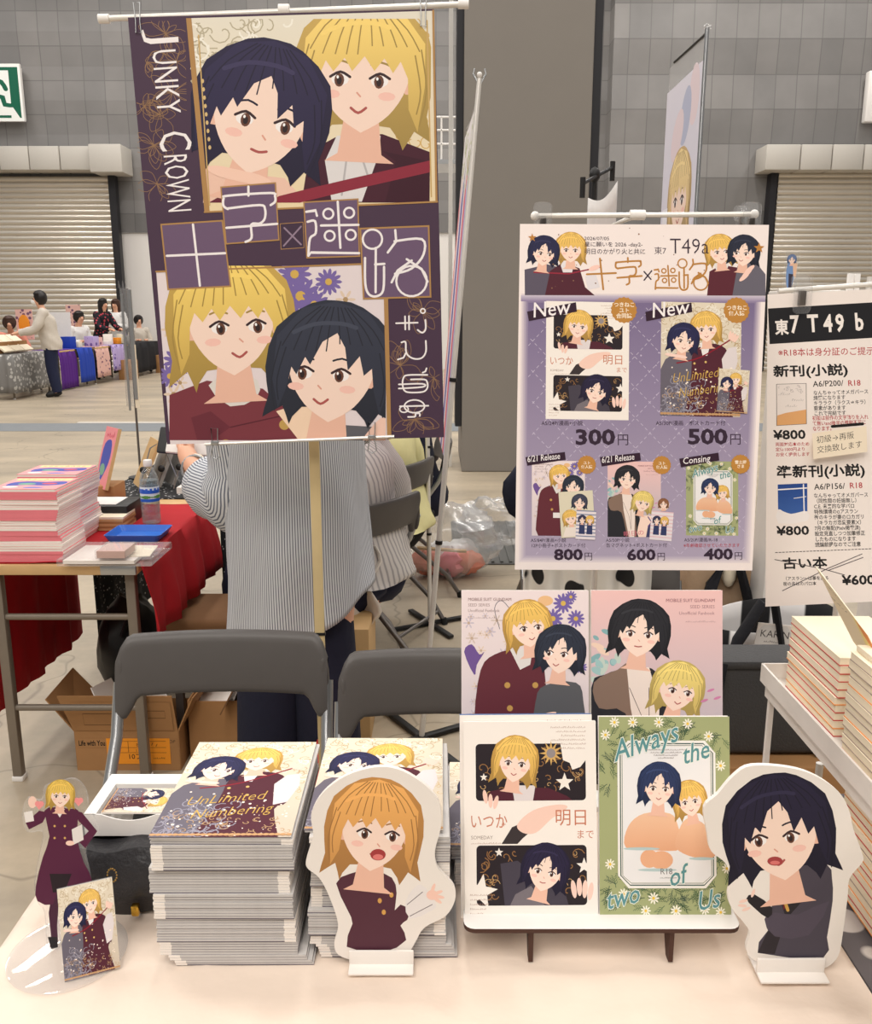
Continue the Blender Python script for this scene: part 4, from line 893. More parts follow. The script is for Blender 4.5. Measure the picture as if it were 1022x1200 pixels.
# vertical side lettering
c.text('J', 180, 37, 48, WHT, rot=86, bold=-.012, fit=13); c.text('UNKY', 182, 56, 40, WHT, rot=86, bold=-.004, fit=74)
c.text('C', 188, 149, 54, WHT, rot=86, bold=-.004, fit=24); c.text('ROWN', 193, 176, 40, WHT, rot=86, bold=-.004, fit=67)
c.view(440, 330, .15)
for P in ([(165, 295), (335, 290)], [(235, 240), (238, 345)], [(266, 238), (268, 345)], [(395, 268), (398, 340), (372, 370), (335, 348)], [(400, 435), (402, 520), (372, 570), (320, 580), (270, 560), (245, 520), (240, 445), (208, 448)], [(245, 530), (225, 570), (180, 585)], [(408, 655), (400, 680), (378, 690)], [(415, 708), (260, 710), (225, 735), (220, 790), (235, 835), (280, 850), (380, 845), (415, 815), (415, 770), (390, 745), (285, 745)], [(190, 785), (375, 780), (380, 805), (190, 818)], [(200, 962), (425, 957)], [(265, 1048), (320, 1045), (325, 1022), (355, 1020), (358, 1040)]):
    c.line(P, 13, WHT, sm=(4 if len(P) > 3 else 0), hold=True)
c.ring(375, 197, 18, 11, WHT, hold=True); c.ring(315, 962, 80, 12, WHT, ry=52, hold=True); c.ring(232, 985, 34, 11, WHT, ry=26, hold=True); c.n += 1; c.view()
pst = thing('hanging_poster', 'tall purple poster of two couples hanging from a banner stand', 'poster', tuple(mid-yax*hdp/2))
sheet('poster_sheet', cv, PM, pst, t=.0004)
q0, q1 = W(240, 520.5, PY-.006), W(462, 511.5, PY-.006)
MB().tube([q0, q1], .0034, 8).build('bottom_rod', 'rod', pst)
for px, py in ((252, 519), (436, 512)):
    p = W(px, py, PY-.008); m = MB()
    m.tube([p+Vector(v) for v in ((-.007, 0, .03), (.007, 0, .03), (.005, 0, -.005), (.009, 0, -.028), (0, 0, -.034), (-.009, 0, -.028), (-.005, 0, -.005))], .0012, 6, closed=True); m.box(p, (.016, .006, .008), bev=.001)
    m.build('binder_clip', 'steel', pst)
pt = thing('banner_stand', 'banner stand with flat tan pole and white top rod behind the left chair', 'banner stand', (-.262, PY+.07, 0))
top = W(330, 14, PY+.01); MB().box((-.262, PY+.07, .82), (.022, .008, 1.62), bev=.001).build('pole', 'tan', pt)
MB().box((-.262, PY+.07, top.z*.5+.82), (.018, .007, top.z-1.62), bev=.001).build('upper_pole', 'tan', pt)
MB().tube([W(120, 22, PY+.01), W(546, 5, PY+.01)], .0055, 10).build('top_rod', 'rod', pt)
for px, py in ((122, 22), (543, 5), (333, 12)):
    p = W(px, py, PY+.01); MB().tube([p-Vector((.010, 0, 0)), p+Vector((.010, 0, 0))], .0085 if px != 333 else .011, 10).build('end_cap', 'white', pt)
MB().box(((top.x-.262)/2, PY+.04, top.z), (abs(top.x+.262)+.02, .06, .012)).build('bracket', 'white', pt)
MB().box((-.262, PY+.07, .68), (.026, .012, .006)).build('collar', 'black', pt)
for px, py in ((161, 18), (496, 10)):
    p = W(px, py, PY-.002); m = MB(); m.tube([p+Vector(v) for v in ((-.006, 0, .022), (.006, 0, .022), (.004, 0, -.01), (.005, 0, -.03), (-.005, 0, -.03), (-.004, 0, -.01))], .0011, 6, closed=True); m.build('hook', 'steel', pt)
m = MB()
for a in (45, 135, 225, 315): m.box((-.262+.16*math.cos(R(a)), PY+.07+.16*math.sin(R(a)), .012), (.32, .024, .012), rot=(0, 0, R(a)), bev=.002)
m.build('cross_foot', 'black', pt)
# ---------------------------------------------------------------- price poster
TL3, TR3, BL3, BR3 = W(612, 263, 1.112), W(903, 263, 1.112), W(601, 667, 1.072), W(880, 669, 1.072)
mid = (TL3+TR3+BL3+BR3)/4; xa_ = ((TR3-TL3)+(BR3-BL3)).normalized(); ya_ = ((TL3-BL3)+(TR3-BR3)).normalized(); nr = xa_.cross(ya_).normalized(); ya_ = nr.cross(xa_)
w3, h3 = ((TR3-TL3).length+(BR3-BL3).length)/2, ((TL3-BL3).length+(TR3-BR3).length)/2
P3 = Matrix((xa_, ya_, nr)).transposed().to_4x4(); P3.translation = mid-xa_*w3/2-ya_*h3/2
c = cv = Canvas(w3, h3, ((612, 263), (903, 263), (880, 669), (601, 667)), dz=1.1e-5)
WP = (244, 232, 228); c.poly([(612, 263), (903, 263), (880, 669), (601, 667)], WP)
VI, VI2 = (122, 108, 144), (168, 154, 184)
for k in range(7):
    f = k/6; mixc = tuple(int(WP[i]+(VI[i]-WP[i])*f) for i in range(3)); mix2 = tuple(int(WP[i]+((176, 164, 186)[i]-WP[i])*f) for i in range(3)); e = k*1.6
    c.poly([(611+e, 342+e*1.3), (895-e, 342+e*1.3), (879-e, 662-e), (604+e, 660-e)], (mixc, mix2))
for i in range(-12, 22):
    for sg in (1, -1):
        xs0 = 612+i*34
        for k in range(0, 60):
            y = 350+k*5.2; x = xs0+sg*(y-350)*.95+(0 if sg > 0 else 60)
            if 622 < x < 874 and 356 < y < 648: c.line([(x, y), (x+sg*2.6, y+2.7)], .55, (206, 196, 216), hold=True, cap=False)
c.n += 1; dots(c, 624, 360, 868, 650, 90, (196, 184, 208), 1.1, 41)
# banner art at the top
c.clip = (612, 264, 901, 352); c.view(590, 230, .3131)
c.poly([(85, 370), (85, 275), (170, 255), (250, 275), (300, 370)], (92, 84, 100)); c.poly([(160, 370), (180, 280), (230, 245), (290, 270), (310, 340), (345, 370)], MAROON); c.poly([(215, 245), (270, 245), (262, 285), (228, 285)], (232, 226, 228)); c.line([(120, 285), (250, 290), (365, 265)], 5, (150, 40, 60))
head(c, 258, 195, 50, 2, GOLDEN, 'bob'); head(c, 158, 208, 50, 8, (42, 42, 78), 'short', look=.5)
c.poly([(310, 300), (350, 290), (365, 340), (320, 350)], (228, 222, 226)); c.ell(345, 268, 22, 9, (248, 206, 192), rot=-20)
c.poly([(765, 370), (775, 280), (820, 255), (880, 265), (900, 370)], (92, 38, 50)); c.poly([(860, 370), (880, 260), (945, 240), (985, 290), (985, 370)], (104, 100, 112)); c.poly([(790, 250), (850, 245), (840, 275), (800, 275)], (230, 224, 222))
head(c, 815, 200, 50, -6, GOLDEN, 'bob', look=.5); head(c, 905, 205, 52, 6, (44, 48, 66), 'short', look=-.8)
for k in range(3): c.ell(905+k*10, 300-k*14, 24, 8, (248, 208, 194), rot=-40)
c.view(); c.clip = None
c.poly([(612, 346), (898, 346), (898, 353), (612, 353)], ((206, 196, 210), (140, 124, 160)))
for x, y, r in ((626, 279, 5), (891, 290, 6.5)): star(c, x, y, r, (190, 130, 60))
dots(c, 640, 266, 840, 340, 22, (140, 104, 80), .9, 43)
DK = (52, 36, 54)
c.text('2026/07/05', 686.5, 281.5, 5.6, DK, sx=1.15); c.text('星に願いを 2026 -day2-', 686.5, 288.6, 6.2, DK, fit=68); c.text('明日のかがり火と共に', 686.5, 297.2, 7, DK, fit=71)
c.text('東', 768, 297, 9.5, DK); c.text('7', 777.5, 297, 9.5, DK); c.text('T49a', 786, 297, 26, DK, fit=46, bold=-.012)
old = c.A; BR_ = (186, 130, 62)
for dx, L_ in ((0, TITLE_A), (0, TITLE_B), (0, TITLE_C), (0, TITLE_D)): pass
def mini(parts, rings, sx0, sy0, k, dx, dy):
    c.view(dx-sx0*k, dy-sy0*k, k)
    for P in parts: c.line(P, 11, BR_, sm=(3 if len(P) > 3 else 0), hold=True)
    for x, y, r in rings: c.ring(x, y, r, 9, BR_, hold=True)
    c.view()
mini(TITLE_A, [], 115, 658, .195, 689, 303); mini(TITLE_B, [], 287, 545, .19, 723, 302); mini(TITLE_C, RING_C, 534, 590, .17, 768, 311); mini(TITLE_D, RING_D, 704, 672, .18, 796, 303); c.n += 1
c.line([(756, 318), (764, 327)], 1.6, DK); c.line([(765, 317), (756, 328)], 1.6, DK)
def minicover(art, x, y, wd, rot=0, **kw):
    c.view(x, y, wd/100, rot); c.edge(); art(c, **kw); c.lc = None; c.view()
minicover(art_windows, 641.5, 352.5, 97, 1.0); minicover(art_gilt, 776, 353, 94, 1.2); 
c.view(843, 431, .36, 4).edge(); art_gilt(c, words=False); c.lc = None; c.view()
minicover(art_flowers, 622.5, 539, 62, .8); minicover(art_pastel, 711, 540, 62.5, .6); minicover(art_garden, 803, 540, 61.5, .5)
for x, y, wd, hd, r in ((653, 576, 40, 54, -3), (674, 597, 23, 34, 3), (762, 598, 26, 34, 5)):
    c.view(x, y, 1, r); c.rect(0, 0, wd, hd, (222, 214, 190) if wd > 30 else (232, 222, 226))
    if wd > 30: head(c, 24, 13, 8, 8, (70, 74, 92), 'short'); head(c, 12, 31, 8, -6, GOLDEN, 'bob'); c.poly([(2, 53), (6, 42), (18, 42), (24, 53)], (238, 226, 216))
    else:
        for k in range(8): c.rect(0, k*hd/8, wd, k*hd/8+1.2, (120, 132, 160) if wd < 24 else (226, 190, 196))
        for dx, hc in ((7, (60, 60, 90)), (16, GOLDEN)): c.poly([(dx-3.5, hd*.82), (dx-3, 15), (dx+3, 15), (dx+3.5, hd*.82)], (52, 60, 100)); head(c, dx, 10.5, 4.2, 0, hc, 'short' if dx < 10 else 'bob')
    c.view()
c.ell(776, 591, 7, 7, (238, 210, 190)); head(c, 776, 590, 5.4, 0, (150, 100, 70), 'short')
def badge(x, y, r, lines):
    c.poly([(x+(r if i % 2 else r*.93)*math.cos(6.2832*i/36), y+(r if i % 2 else r*.93)*math.sin(6.2832*i/36)) for i in range(36)], (190, 134, 62))
    for i, t in enumerate(lines): c.text(t, x, y+(i-(len(lines)-1)/2)*r*.42+r*.16, r*.40, (250, 236, 214), al='c', bold=.02)
badge(732, 363, 15.5, ('つきねこ', 'ユト', '合同誌')); badge(864, 363, 15.5, ('つきねこ', '個人誌')); badge(686.5, 544, 11, ('ユト', '個人誌')); badge(774.5, 544.5, 11, ('ユト', '個人誌')); badge(867, 543.5, 11.5, ('雪土岡', 'さま'))
def flag(P, t, x, y, h, rot, sx=1):
    c.poly(P, (50, 28, 46)); c.text(t, x, y, h, WHT, rot=rot, shear=.15, sx=sx, bold=.004)
flag([(619, 365), (676, 354), (677, 365), (621, 376)], 'New', 625, 372, 25, -6, .9); flag([(757, 365), (811, 354), (812, 365), (758, 376)], 'New', 764, 372, 25, -6, .9)
flag([(615, 535), (661, 529), (662, 538), (617, 545)], '6/21 Release', 617, 541, 10.5, -6, .72); flag([(702, 535), (749, 530), (750, 539), (704, 546)], '6/21 Release', 704, 542, 10.5, -6, .72); flag([(795, 537), (841, 530), (842, 539), (797, 547)], 'Consing', 799, 543.5, 11, -6, .9)
for t, x, y in (('A5/24P/漫画+小説', 634, 497.5), ('A5/30P/漫画　ポストカード付', 768, 497.5)): c.text(t, x, y, 6.2, DK, bold=.008)
for t, u, x, y, h in (('300', '円', 673, 520, 24.5), ('500', '円', 805, 519.5, 24.5), ('800', '円', 647, 655.5, 17.5), ('600', '円', 732.5, 656, 17.5), ('400', '円', 823.5, 655.5, 17.5)):
    c.text(t, x, y, h, DK, bold=.035, fit=h*1.93); c.text(u, x+h*2.0, y, h*.6, DK)
for x, L_ in ((620, ('A5/84P/漫画+小説', '12P小冊子+ポストカード付')), (708, ('A5/50P/小説', '缶マグネット+ポストカード付')), (800, ('A5/20P/漫画/R-18',))):
    for i, t in enumerate(L_): c.text(t, x, 634.5+i*6.2, 5.3, DK, bold=.006)
c.text('※年齢確認させていただきます', 799, 641, 4.9, (170, 50, 60), bold=.006)
pp = thing('price_poster', 'white and purple price poster with five covers clipped to a rod above the book stand', 'poster', tuple(P3.translation))
sheet('poster_sheet', cv, P3, pp, t=.0003)
rd = thing('poster_stand', 'white rod stand with clear clips holding the purple price poster', 'poster stand', (.215, 1.165, TZ))
ra, rb = W(627, 253, 1.125), W(884, 251, 1.125)
MB().tube([ra, rb], .003, 8).build('top_rod', 'rod', rd)
for p in (ra, rb): MB().ball(p, (.0055,)*3, n=10).build('rod_end', 'white', rd)
pmid = W(747, 252, 1.125)
MB().tube([(.215, 1.165, TZ+.012), (.215, 1.165, pmid.z-.01), (pmid.x, 1.127, pmid.z)], .004, 8).build('pole', 'rod', rd)
MB().tube([pmid-Vector((.009, 0, 0)), pmid+Vector((.009, 0, 0))], .006, 10).build('joint', 'white', rd)
MB().lathe([(0, 0), (.028, 0), (.028, .008), (.01, .012), (0, .013)], (.215, 1.165, TZ), 24).build('base', 'white', rd)
def clip_clear(px, py, Y, parent, s=1):
    p = W(px, py, Y); m = MB()
    m.prism(rrect(-.0105*s, -.030*s, .0105*s, .014*s, .006*s), Matrix.Translation(p+Vector((0, -.006, 0))) @ Matrix.Rotation(R(90), 4, 'X'), .0022); m.prism(rrect(-.0105*s, -.012*s, .0105*s, .014*s, .006*s), Matrix.Translation(p+Vector((0, .005, .002))) @ Matrix.Rotation(R(80), 4, 'X'), .0022)
    o = m.build('clear_clip', 'clear', parent, smooth=0); MB().box(p+Vector((0, -.003, -.012*s)), (.0085*s, .006, .017*s), bev=.001).build('clip_spring', 'darksteel', o); return o
for px in (636, 880, 869): clip_clear(px, 252, 1.120 if px != 869 else 1.135, rd, 1 if px != 869 else .7)
# ---------------------------------------------------------------- neighbour's list on the right
NY = 1.25
TL4, TR4, BL4, BR4 = W(904, 345, NY), W(1044, 338, NY), W(893, 711, NY-.03), W(1021, 705, NY-.03)
x4 = ((TR4-TL4)+(BR4-BL4)).normalized(); y4 = ((TL4-BL4)+(TR4-BR4)).normalized(); n4 = x4.cross(y4).normalized(); y4 = n4.cross(x4); m4 = (TL4+TR4+BL4+BR4)/4
w4, h4 = ((TR4-TL4).length+(BR4-BL4).length)/2, ((TL4-BL4).length+(TR4-BR4).length)/2
P4 = Matrix((x4, y4, n4)).transposed().to_4x4(); P4.translation = m4-x4*w4/2-y4*h4/2
c = cv = Canvas(w4, h4, ((904, 345), (1044, 338), (1021, 705), (893, 711))); BK, RD = (26, 24, 26), (176, 42, 52)
c.poly([(904, 345), (1044, 338), (1021, 705), (893, 711)], (238, 228, 222)); c.poly([(904, 362), (1040, 354), (1036, 397), (905, 405)], (30, 30, 34))
for t, x, y in (('東', 912, 392), ('7', 930, 391), ('T', 951, 390), ('4', 970, 390), ('9', 984, 389.5), ('b', 1007, 388)): c.text(t, x, y, 29 if t != '東' else 19, (240, 232, 226), bold=.03, rot=-2, sx=.72 if t != '東' else .85)
c.text('※R18本は身分証のご提示', 914.5, 419, 10.4, RD, rot=-1, sx=.98, bold=.004)
def heavy(t, x, y, h, fit=None):
    for dx, dy in ((0, 0), (.045, 0), (0, .03), (.045, .03), (.022, -.02)): c.text(t, x+dx*h, y+dy*h, h, BK, bold=.006, rot=-1.5, fit=fit)
heavy('新刊(小説)', 908, 443, 14.5, 88); c.text('A6/P200/', 955, 456, 9.6, BK, rot=-2, bold=.01); c.text('R18', 996, 455, 9.6, RD, rot=-2, bold=.01)
for i, t in enumerate(('なんちゃってオメガバース', '綺麗になります', 'キララク（ラクス⇒キラ）', '要素があります', 'これで完結です')): c.text(t, 955, 465.5+i*6.1, 5.9, BK, rot=-1.5, sx=.92, bold=.012)
for i, t in enumerate(('初版は前作の文字飾りを入れ', 'て無いand後半の推敲不足に', 'なります。')): c.text(t, 953, 495.5+i*6.2, 5.9, RD, rot=-1.5, sx=.86, bold=.012)
c.line([(976, 503), (1012, 500)], 3.4, BK)
c.poly([(912, 453), (947, 452), (946, 500), (911, 502)], (232, 222, 216)); c.poly([(912, 490), (922, 487), (946, 483), (946, 500), (911, 502)], (222, 166, 110)); c.line([(912, 453), (947, 452), (946, 500), (911, 502)], .6, (90, 80, 80), closed=True); scrolls(c, 914, 455, 944, 463, 16, (150, 140, 140), 2, .3, 51)
for x, y in ((914, 466), (930, 473), (922, 480)): wiggle(c, x, y, 14, 3, (90, 80, 80), x)
heavy('¥800', 907, 518, 14.5, 37); 
for i, t in enumerate(('両面対応本のため', '定価1000円より', 'お安く提供します')): c.text(t, 909, 526+i*6, 5, RD, rot=-1, bold=.012)
heavy('準新刊(小説)', 909, 562, 15, 103); c.text('A6/P156/', 953, 577, 9.6, BK, rot=-2, bold=.01); c.text('R18', 994, 575.5, 9.6, RD, rot=-2, bold=.01)
for i, t in enumerate(('なんちゃってオメガバース', '（同性間の妊娠無し）', 'C.E. 未来的な学パロ', '特殊環境のαアスラン', '街のキラが妻のロカガリ', '（キラカガ恋愛要素✕）', '7月の無配(Pixiv掲載済)', '設定見直しつつ加筆修正', 'したものになります', '続編前提なのでご注意')): c.text(t, 952, 586+i*6.3, 5.9, BK, rot=-1, sx=.9, bold=.012)
c.poly([(910.5, 571), (945, 569.5), (944, 613), (910, 616)], ((36, 70, 140), (60, 100, 170))); c.poly([(910, 600), (916, 602), (925, 605), (935, 603), (944, 602), (944, 613), (910, 616)], (238, 232, 230), 2); c.line([(911, 577), (944, 575)], 1.4, WHT); c.line([(940.5, 571), (940.5, 604)], 1.4, WHT); c.line([(929, 587), (943, 585)], .7, WHT)
heavy('¥800', 908, 629.5, 14, 37)
c.n += 1
for k in range(28): c.line([(906+k*4, 649.5-k*.16), (908.4+k*4, 649.4-k*.16)], .9, (70, 64, 64), hold=True)
c.n += 1; heavy('古い本', 913, 667, 13.5, 52); c.line([(905, 657.5), (960, 668), (985, 675)], .9, (80, 72, 76)); c.line([(913, 693), (965, 668), (1006, 651)], .9, (80, 72, 76)); c.line([(966, 670), (1007, 655)], .9, (80, 72, 76))
for i, t in enumerate(('（アスラン～は事を見る', '街の名はのパロ本')): c.text(t, 914, 681+i*6, 4.8, BK, rot=-1, bold=.01)
heavy('¥600', 982, 686, 14.5, 37)
tag(sheet('handwritten_price_list', cv, P4, None, t=.0003), 'white black-lettered price list hanging at the right edge', 'price list')
nc = Canvas(.074, .036, ((0, 0), (74, 0), (74, 36), (0, 36))); nc.rect(0, 0, 74, 36, (240, 226, 204)); 
for i, t in enumerate(('初級→再販', '交換致します')): nc.text(t, 5, 14+i*14, 11, BK, sx=.95, bold=-.005)
b0, b1, b2 = W(953.5, 538, NY-.026), W(1020, 529, NY-.026), W(948.5, 510, NY-.026)
tag(sheet('paper_note', nc, frame(b0, b1, b2), None, t=.0004, back='cream'), 'small cream handwritten note taped on the right-hand price list', 'note')
ns = thing('poster_stand', 'white rod with clear clip carrying the right-hand price list', 'poster stand', (.56, NY+.02, TZ))
ra, rb = W(912, 341, NY+.004), W(1110, 327, NY+.004)
MB().tube([ra, rb], .0034, 8).build('top_rod', 'rod', ns); MB().tube([(.60, NY+.03, TZ+.01), (.60, NY+.03, rb.z+.004)], .004, 8).build('pole', 'rod', ns)
MB().lathe([(0, 0), (.028, 0), (.028, .008), (0, .012)], (.60, NY+.03, 0), 20).build('base', 'white', ns); MB().tube([(.60, NY+.03, .01), (.60, NY+.03, TZ)], .006, 8).build('lower_pole', 'rod', ns)
clip_clear(940, 337, NY-.002, ns, 1.15)
# ---------------------------------------------------------------- white rack and novels on the right
RX, RY0, RY1, RZ = .462, .62, 1.19, .897
rk = thing('wire_rack', 'white metal tray rack holding the cream novels at the right edge', 'rack', (.62, .9, TZ))
m = MB(); RXB = .80
m.box(((RX+RXB)/2, (RY0+RY1)/2, RZ-.018), (RXB-RX-.004, RY1-RY0-.004, .003)); m.build('tray', 'rack', rk, smooth=0)
m = MB(); m.box((RX, (RY0+RY1)/2, RZ-.007), (.003, RY1-RY0, .026)); m.box((RX+.012, (RY0+RY1)/2, RZ-.032), (.014, RY1-RY0-.01, .018)); m.box(((RX+RXB)/2, RY1, RZ-.007), (RXB-RX, .003, .026)); m.box(((RX+RXB)/2, RY1-.01, RZ-.034), (RXB-RX-.02, .012, .018))
m.build('rim', 'rack', rk, smooth=0)
for x, y in ((RX+.012, RY1-.012), (RXB-.03, RY1-.012), (RX+.012, .66), (RXB-.03, .66)): MB().box((x, y, (TZ+RZ-.03)/2), (.007, .007, RZ-.03-TZ)).build('leg', 'rack', rk, smooth=0)
def novel_mesh(name, wd, dp, t, band):
    m = MB(); m.box((0, 0, t/2), (wd-.001, dp-.001, t-.0012), mi=0); m.box((0, 0, .0006), (wd, dp, .0012), mi=1); m.box((0, 0, t-.0003), (wd, dp, .0006), mi=2); m.box((wd/2-.0003, 0, t/2), (.0008, dp, t), mi=2)
    return m.build(name, ['cream', band, 'cream'], smooth=0)
M['redband'] = mat('red_cover_print', (196, 62, 58), .5, var=.5, scale=18); M['orangeband'] = mat('orange_cover_print', (236, 150, 70), .5, var=.4, scale=20); M['greyband'] = mat('grey_cover_print', (168, 150, 138), .5, var=.4, scale=40)
nv = [novel_mesh('paperback_novel', .105, .152, .0102, b_) for b_ in ('redband', 'greyband', 'orangeband')]
used = set()
def novels(x, y, z, n, pick, label, group, jit=.0015, top=None):
    rg = random.Random(n*7+int(y*100))
    for i in range(n):
        k = pick(i); o = nv[k] if k not in used else nv[k].copy()
        if k in used: C.objects.link(o)
        used.add(k); o.location = (x+rg.uniform(-1, 1)*jit, y+rg.uniform(-1, 1)*jit, z+i*.0103); o.rotation_euler = (0, 0, rg.uniform(-1, 1)*.008)
        tag(o, top if (top and i == n-1) else label, 'book', group)
    return z+n*.0103
zA = novels(RX+.075, 1.085, RZ-.0163, 10, lambda i: 0 if i > 5 else (2 if i % 3 == 1 else 0), 'cream novel in the farther pile on the white rack, below its top copy', 'novels in the far rack pile', top='cream novel lying on top of the farther pile on the white rack')
zB = novels(RX+.0725, .905, RZ-.0163, 12, lambda i: 1 if i % 4 else 2, 'cream novel in the nearer pile on the white rack, cut by the frame', 'novels in the near rack pile', top='cream novel lying on top of the nearer pile on the white rack')
novels(RX+.082, .90, TZ, 16, lambda i: (2, 0, 2, 1, 0)[i % 5], 'cream novel with red-printed edge in the pile under the white rack', 'novels piled under the rack')
# open sample copy
a, b_, c_, d_ = W(956, 664, 1.06), W(1060, 729, .98), W(1060, 830, .93), W(1000, 752, 1.01)
sb = thing('open_booklet', 'open sample booklet with yellow and orange wash leaning on the cream novels', 'booklet', tuple(d_))
cv = Canvas(1, 1, ((956, 664), (1060, 729), (1060, 830), (1000, 752)))
Mx = frame(d_, c_, a)
inv = Mx.inverted(); Q = [inv @ p for p in (a, b_, c_, d_)]
cv.T = homog(((956, 664), (1060, 729), (1060, 830), (1000, 752)), [(p.x, p.y) for p in Q])
cv.poly([(956, 664), (1060, 729), (1060, 830), (1000, 752)], (236, 220, 190)); cv.poly([(996, 692), (1060, 729), (1060, 812), (1018, 760), (1004, 715)], (240, 220, 150)); cv.poly([(1006, 700), (1060, 729), (1060, 800), (1020, 740)], (232, 150, 90)); wiggle(cv, 968, 690, 16, 4, (120, 110, 100), 3, .6); wiggle(cv, 980, 712, 12, 4, (120, 110, 100), 4, .6)
sheet('page', cv, Mx, sb, t=.0012, back='cream', outline=[(p.x, p.y) for p in Q])
MB().box((RX+.0785, .905, zB+.004), (.105, .15, .0075), bev=.001).build('text_block', 'cream', sb)
# ---------------------------------------------------------------- folding chairs
def make_chair(label, group=None):
    t = thing('folding_chair', label, 'chair', (0, 0, 0), group)
    # faces -Y; backrest at y = .20
    m = MB()
    def bk(u, v):
        a = (u-.5)*2; x = a*.205; edge = abs(a)
        zt = .772 - (.045*max(0, (edge-.86)/.14)**2.2); zb_ = .655 - (.040*min(1, max(0, (edge-.80)/.10)))
        ang = v*2*math.pi; th_ = .015 if edge < .98 else .011
        zc, hz = (zt+zb_)/2, (zt-zb_)/2
        s, c_ = math.sin(ang), math.cos(ang)
        zz = zc+hz*math.copysign(abs(c_)**.35, c_); yy = th_*math.copysign(abs(s)**.5, s)
        return Vector((x, .205+.028*(1-a*a)*1.0-.012+yy+(zz-.7)*.22, zz))
    m.grid(bk, 44, 20); 
    for s in (-1, 1): m.ball((s*.196, .196, .682), (.012, .016, .058), n=12)
    m.build('backrest', 'chair', t)
    MB().box((0, -.03, .432), (.385, .35, .026), bev=.012, seg=3).build('seat', 'seatpad', t)
    for s in (-1, 1):
        MB().tube([(s*.225, -.262, .015), (s*.214, -.03, .33), (s*.203, .16, .585), (s*.203, .20, .68)], .0115, 12).build('front_leg', 'steel', t)
        MB().tube([(s*.195, .27, .012), (s*.192, .20, .12), (s*.188, -.14, .415)], .0105, 12).build('rear_leg', 'darksteel', t)
        MB().tube([(s*.225, -.264, 0), (s*.2245, -.258, .03)], .015, 10).build('foot_cap', 'rubber', t)
        MB().tube([(s*.195, .272, 0), (s*.195, .265, .03)], .014, 10).build('foot_cap', 'rubber', t)
    MB().tube([(-.222, -.20, .10), (.222, -.20, .10)], .008, 8).build('front_bar', 'darksteel', t)
    MB().tube([(-.195, .24, .06), (.195, .24, .06)], .008, 8).build('rear_bar', 'darksteel', t)
    return t
ch1 = make_chair('grey folding chair behind the booklet stacks, left of the pair')
def put(o, x, y, rz, label=None):
    o.location = (x, y, 0); o.rotation_euler = (0, 0, rz)
    if label: o['label'] = label
    return o
def chair(x, y, rz, label): return put(copy_tree(ch1), x, y, rz, label)
put(ch1, -.412, 1.445, R(1.5))
chair(.022, 1.345, R(-1), 'grey folding chair half hidden by the four upright booklets')
chair(-.345, 3.07, R(-125), 'grey folding chair carrying the seated person in grey striped linen')
chair(-.29, 3.80, R(-116), 'grey folding chair carrying the seated person in pale yellow')
chair(-.17, 4.42, R(-84), 'grey folding chair seen edge-on beside the clear plastic bag')
chair(.44, 2.12, R(-2), 'grey folding chair with the black-dotted white cloth over its back')
chair(.58, 3.75, R(5), 'grey folding chair with the dark jacket over its back')
# bags and cloths on those chairs
bx = thing('storage_box', 'dark grey fabric storage box with black straps behind the book stand', 'box', (.66, 1.72, .50))
tag(MB().box((.66, 1.74, .248), (.42, .20, .496), bev=.006).build('carton', 'kraft', loc=(.66, 1.72, 0)), 'brown carton under the dark grey storage box', 'box')
MB().box((.665, 1.73, .598), (.46, .09, .196), bev=.012, seg=3).build('body', 'rackgrey', bx); MB().box((.665, 1.73, .697), (.47, .10, .018), bev=.006).build('lid', 'rackgrey', bx)
for x in (.56, .80): MB().box((x, 1.682, .60), (.03, .006, .205), rot=(0, R(5), 0), bev=.002).build('strap', 'blackcloth', bx)
tt = thing('tote_bag', 'black and white striped tote bag with lettered patch behind the storage box', 'bag', (.83, 2.12, .30))
m = MB(); m.grid(lambda u, v: Vector((.83+.15*math.cos(u*6.283)*(.9+.18*v), 2.12+.09*math.sin(u*6.283)*(1+.1*math.sin(9*u)), .30+.35*v+.02*math.sin(u*6.283+1)*v)), 28, 8); m.build('body', 'totestripe', tt, thick=.003)
MB().tube([(.70, 2.03, .5), (.72, 2.02, .62), (.77, 2.01, .72), (.80, 2.02, .72), (.84, 2.03, .55)], .010, 8, flat=2.4).build('strap', 'blackcloth', tt); MB().box((.83, 2.12, .15), (.28, .17, .29), bev=.006).build('base_panel', 'blackcloth', tt)
cv = Canvas(.085, .055, ((0, 0), (120, 0), (120, 75), (0, 75)), dz=1e-4); cv.poly([(0, 30), (20, 5), (100, 5), (120, 30), (120, 75), (0, 75)], (224, 220, 216)); cv.text('KARIN', 12, 46, 34, (90, 84, 84), fit=98); wiggle(cv, 30, 64, 60, 8, (120, 112, 112), 4, 1.6)
k0 = W(884, 755, 2.012); sheet('patch', cv, Matrix.Translation(k0) @ Matrix.Rotation(R(90), 4, 'X') @ Matrix.Rotation(R(-6), 4, 'Z'), tt, t=.002)
bg = thing('shoulder_bag', 'beige shoulder bag with black straps right of the price poster', 'bag', (.72, 2.32, .447))
MB().box((.79, 2.42, .60), (.20, .12, .32), bev=.03, seg=3).build('body', 'beige', bg)
MB().tube([(.72, 2.34, .48), (.75, 2.335, .66), (.80, 2.33, .78), (.86, 2.34, .6)], .014, 8, flat=2).build('strap', 'blackcloth', bg)
MB().ball((.80, 2.35, .70), (.022, .02, .05), n=10).build('tag', 'cream', bg)
MB().box((.79, 2.42, .225), (.21, .14, .44), bev=.02).build('lower_body', 'blackcloth', bg)
ob = thing('shopping_bag', 'orange and white shopping bag behind the pastel booklet', 'bag', (.56, 2.42, 0))
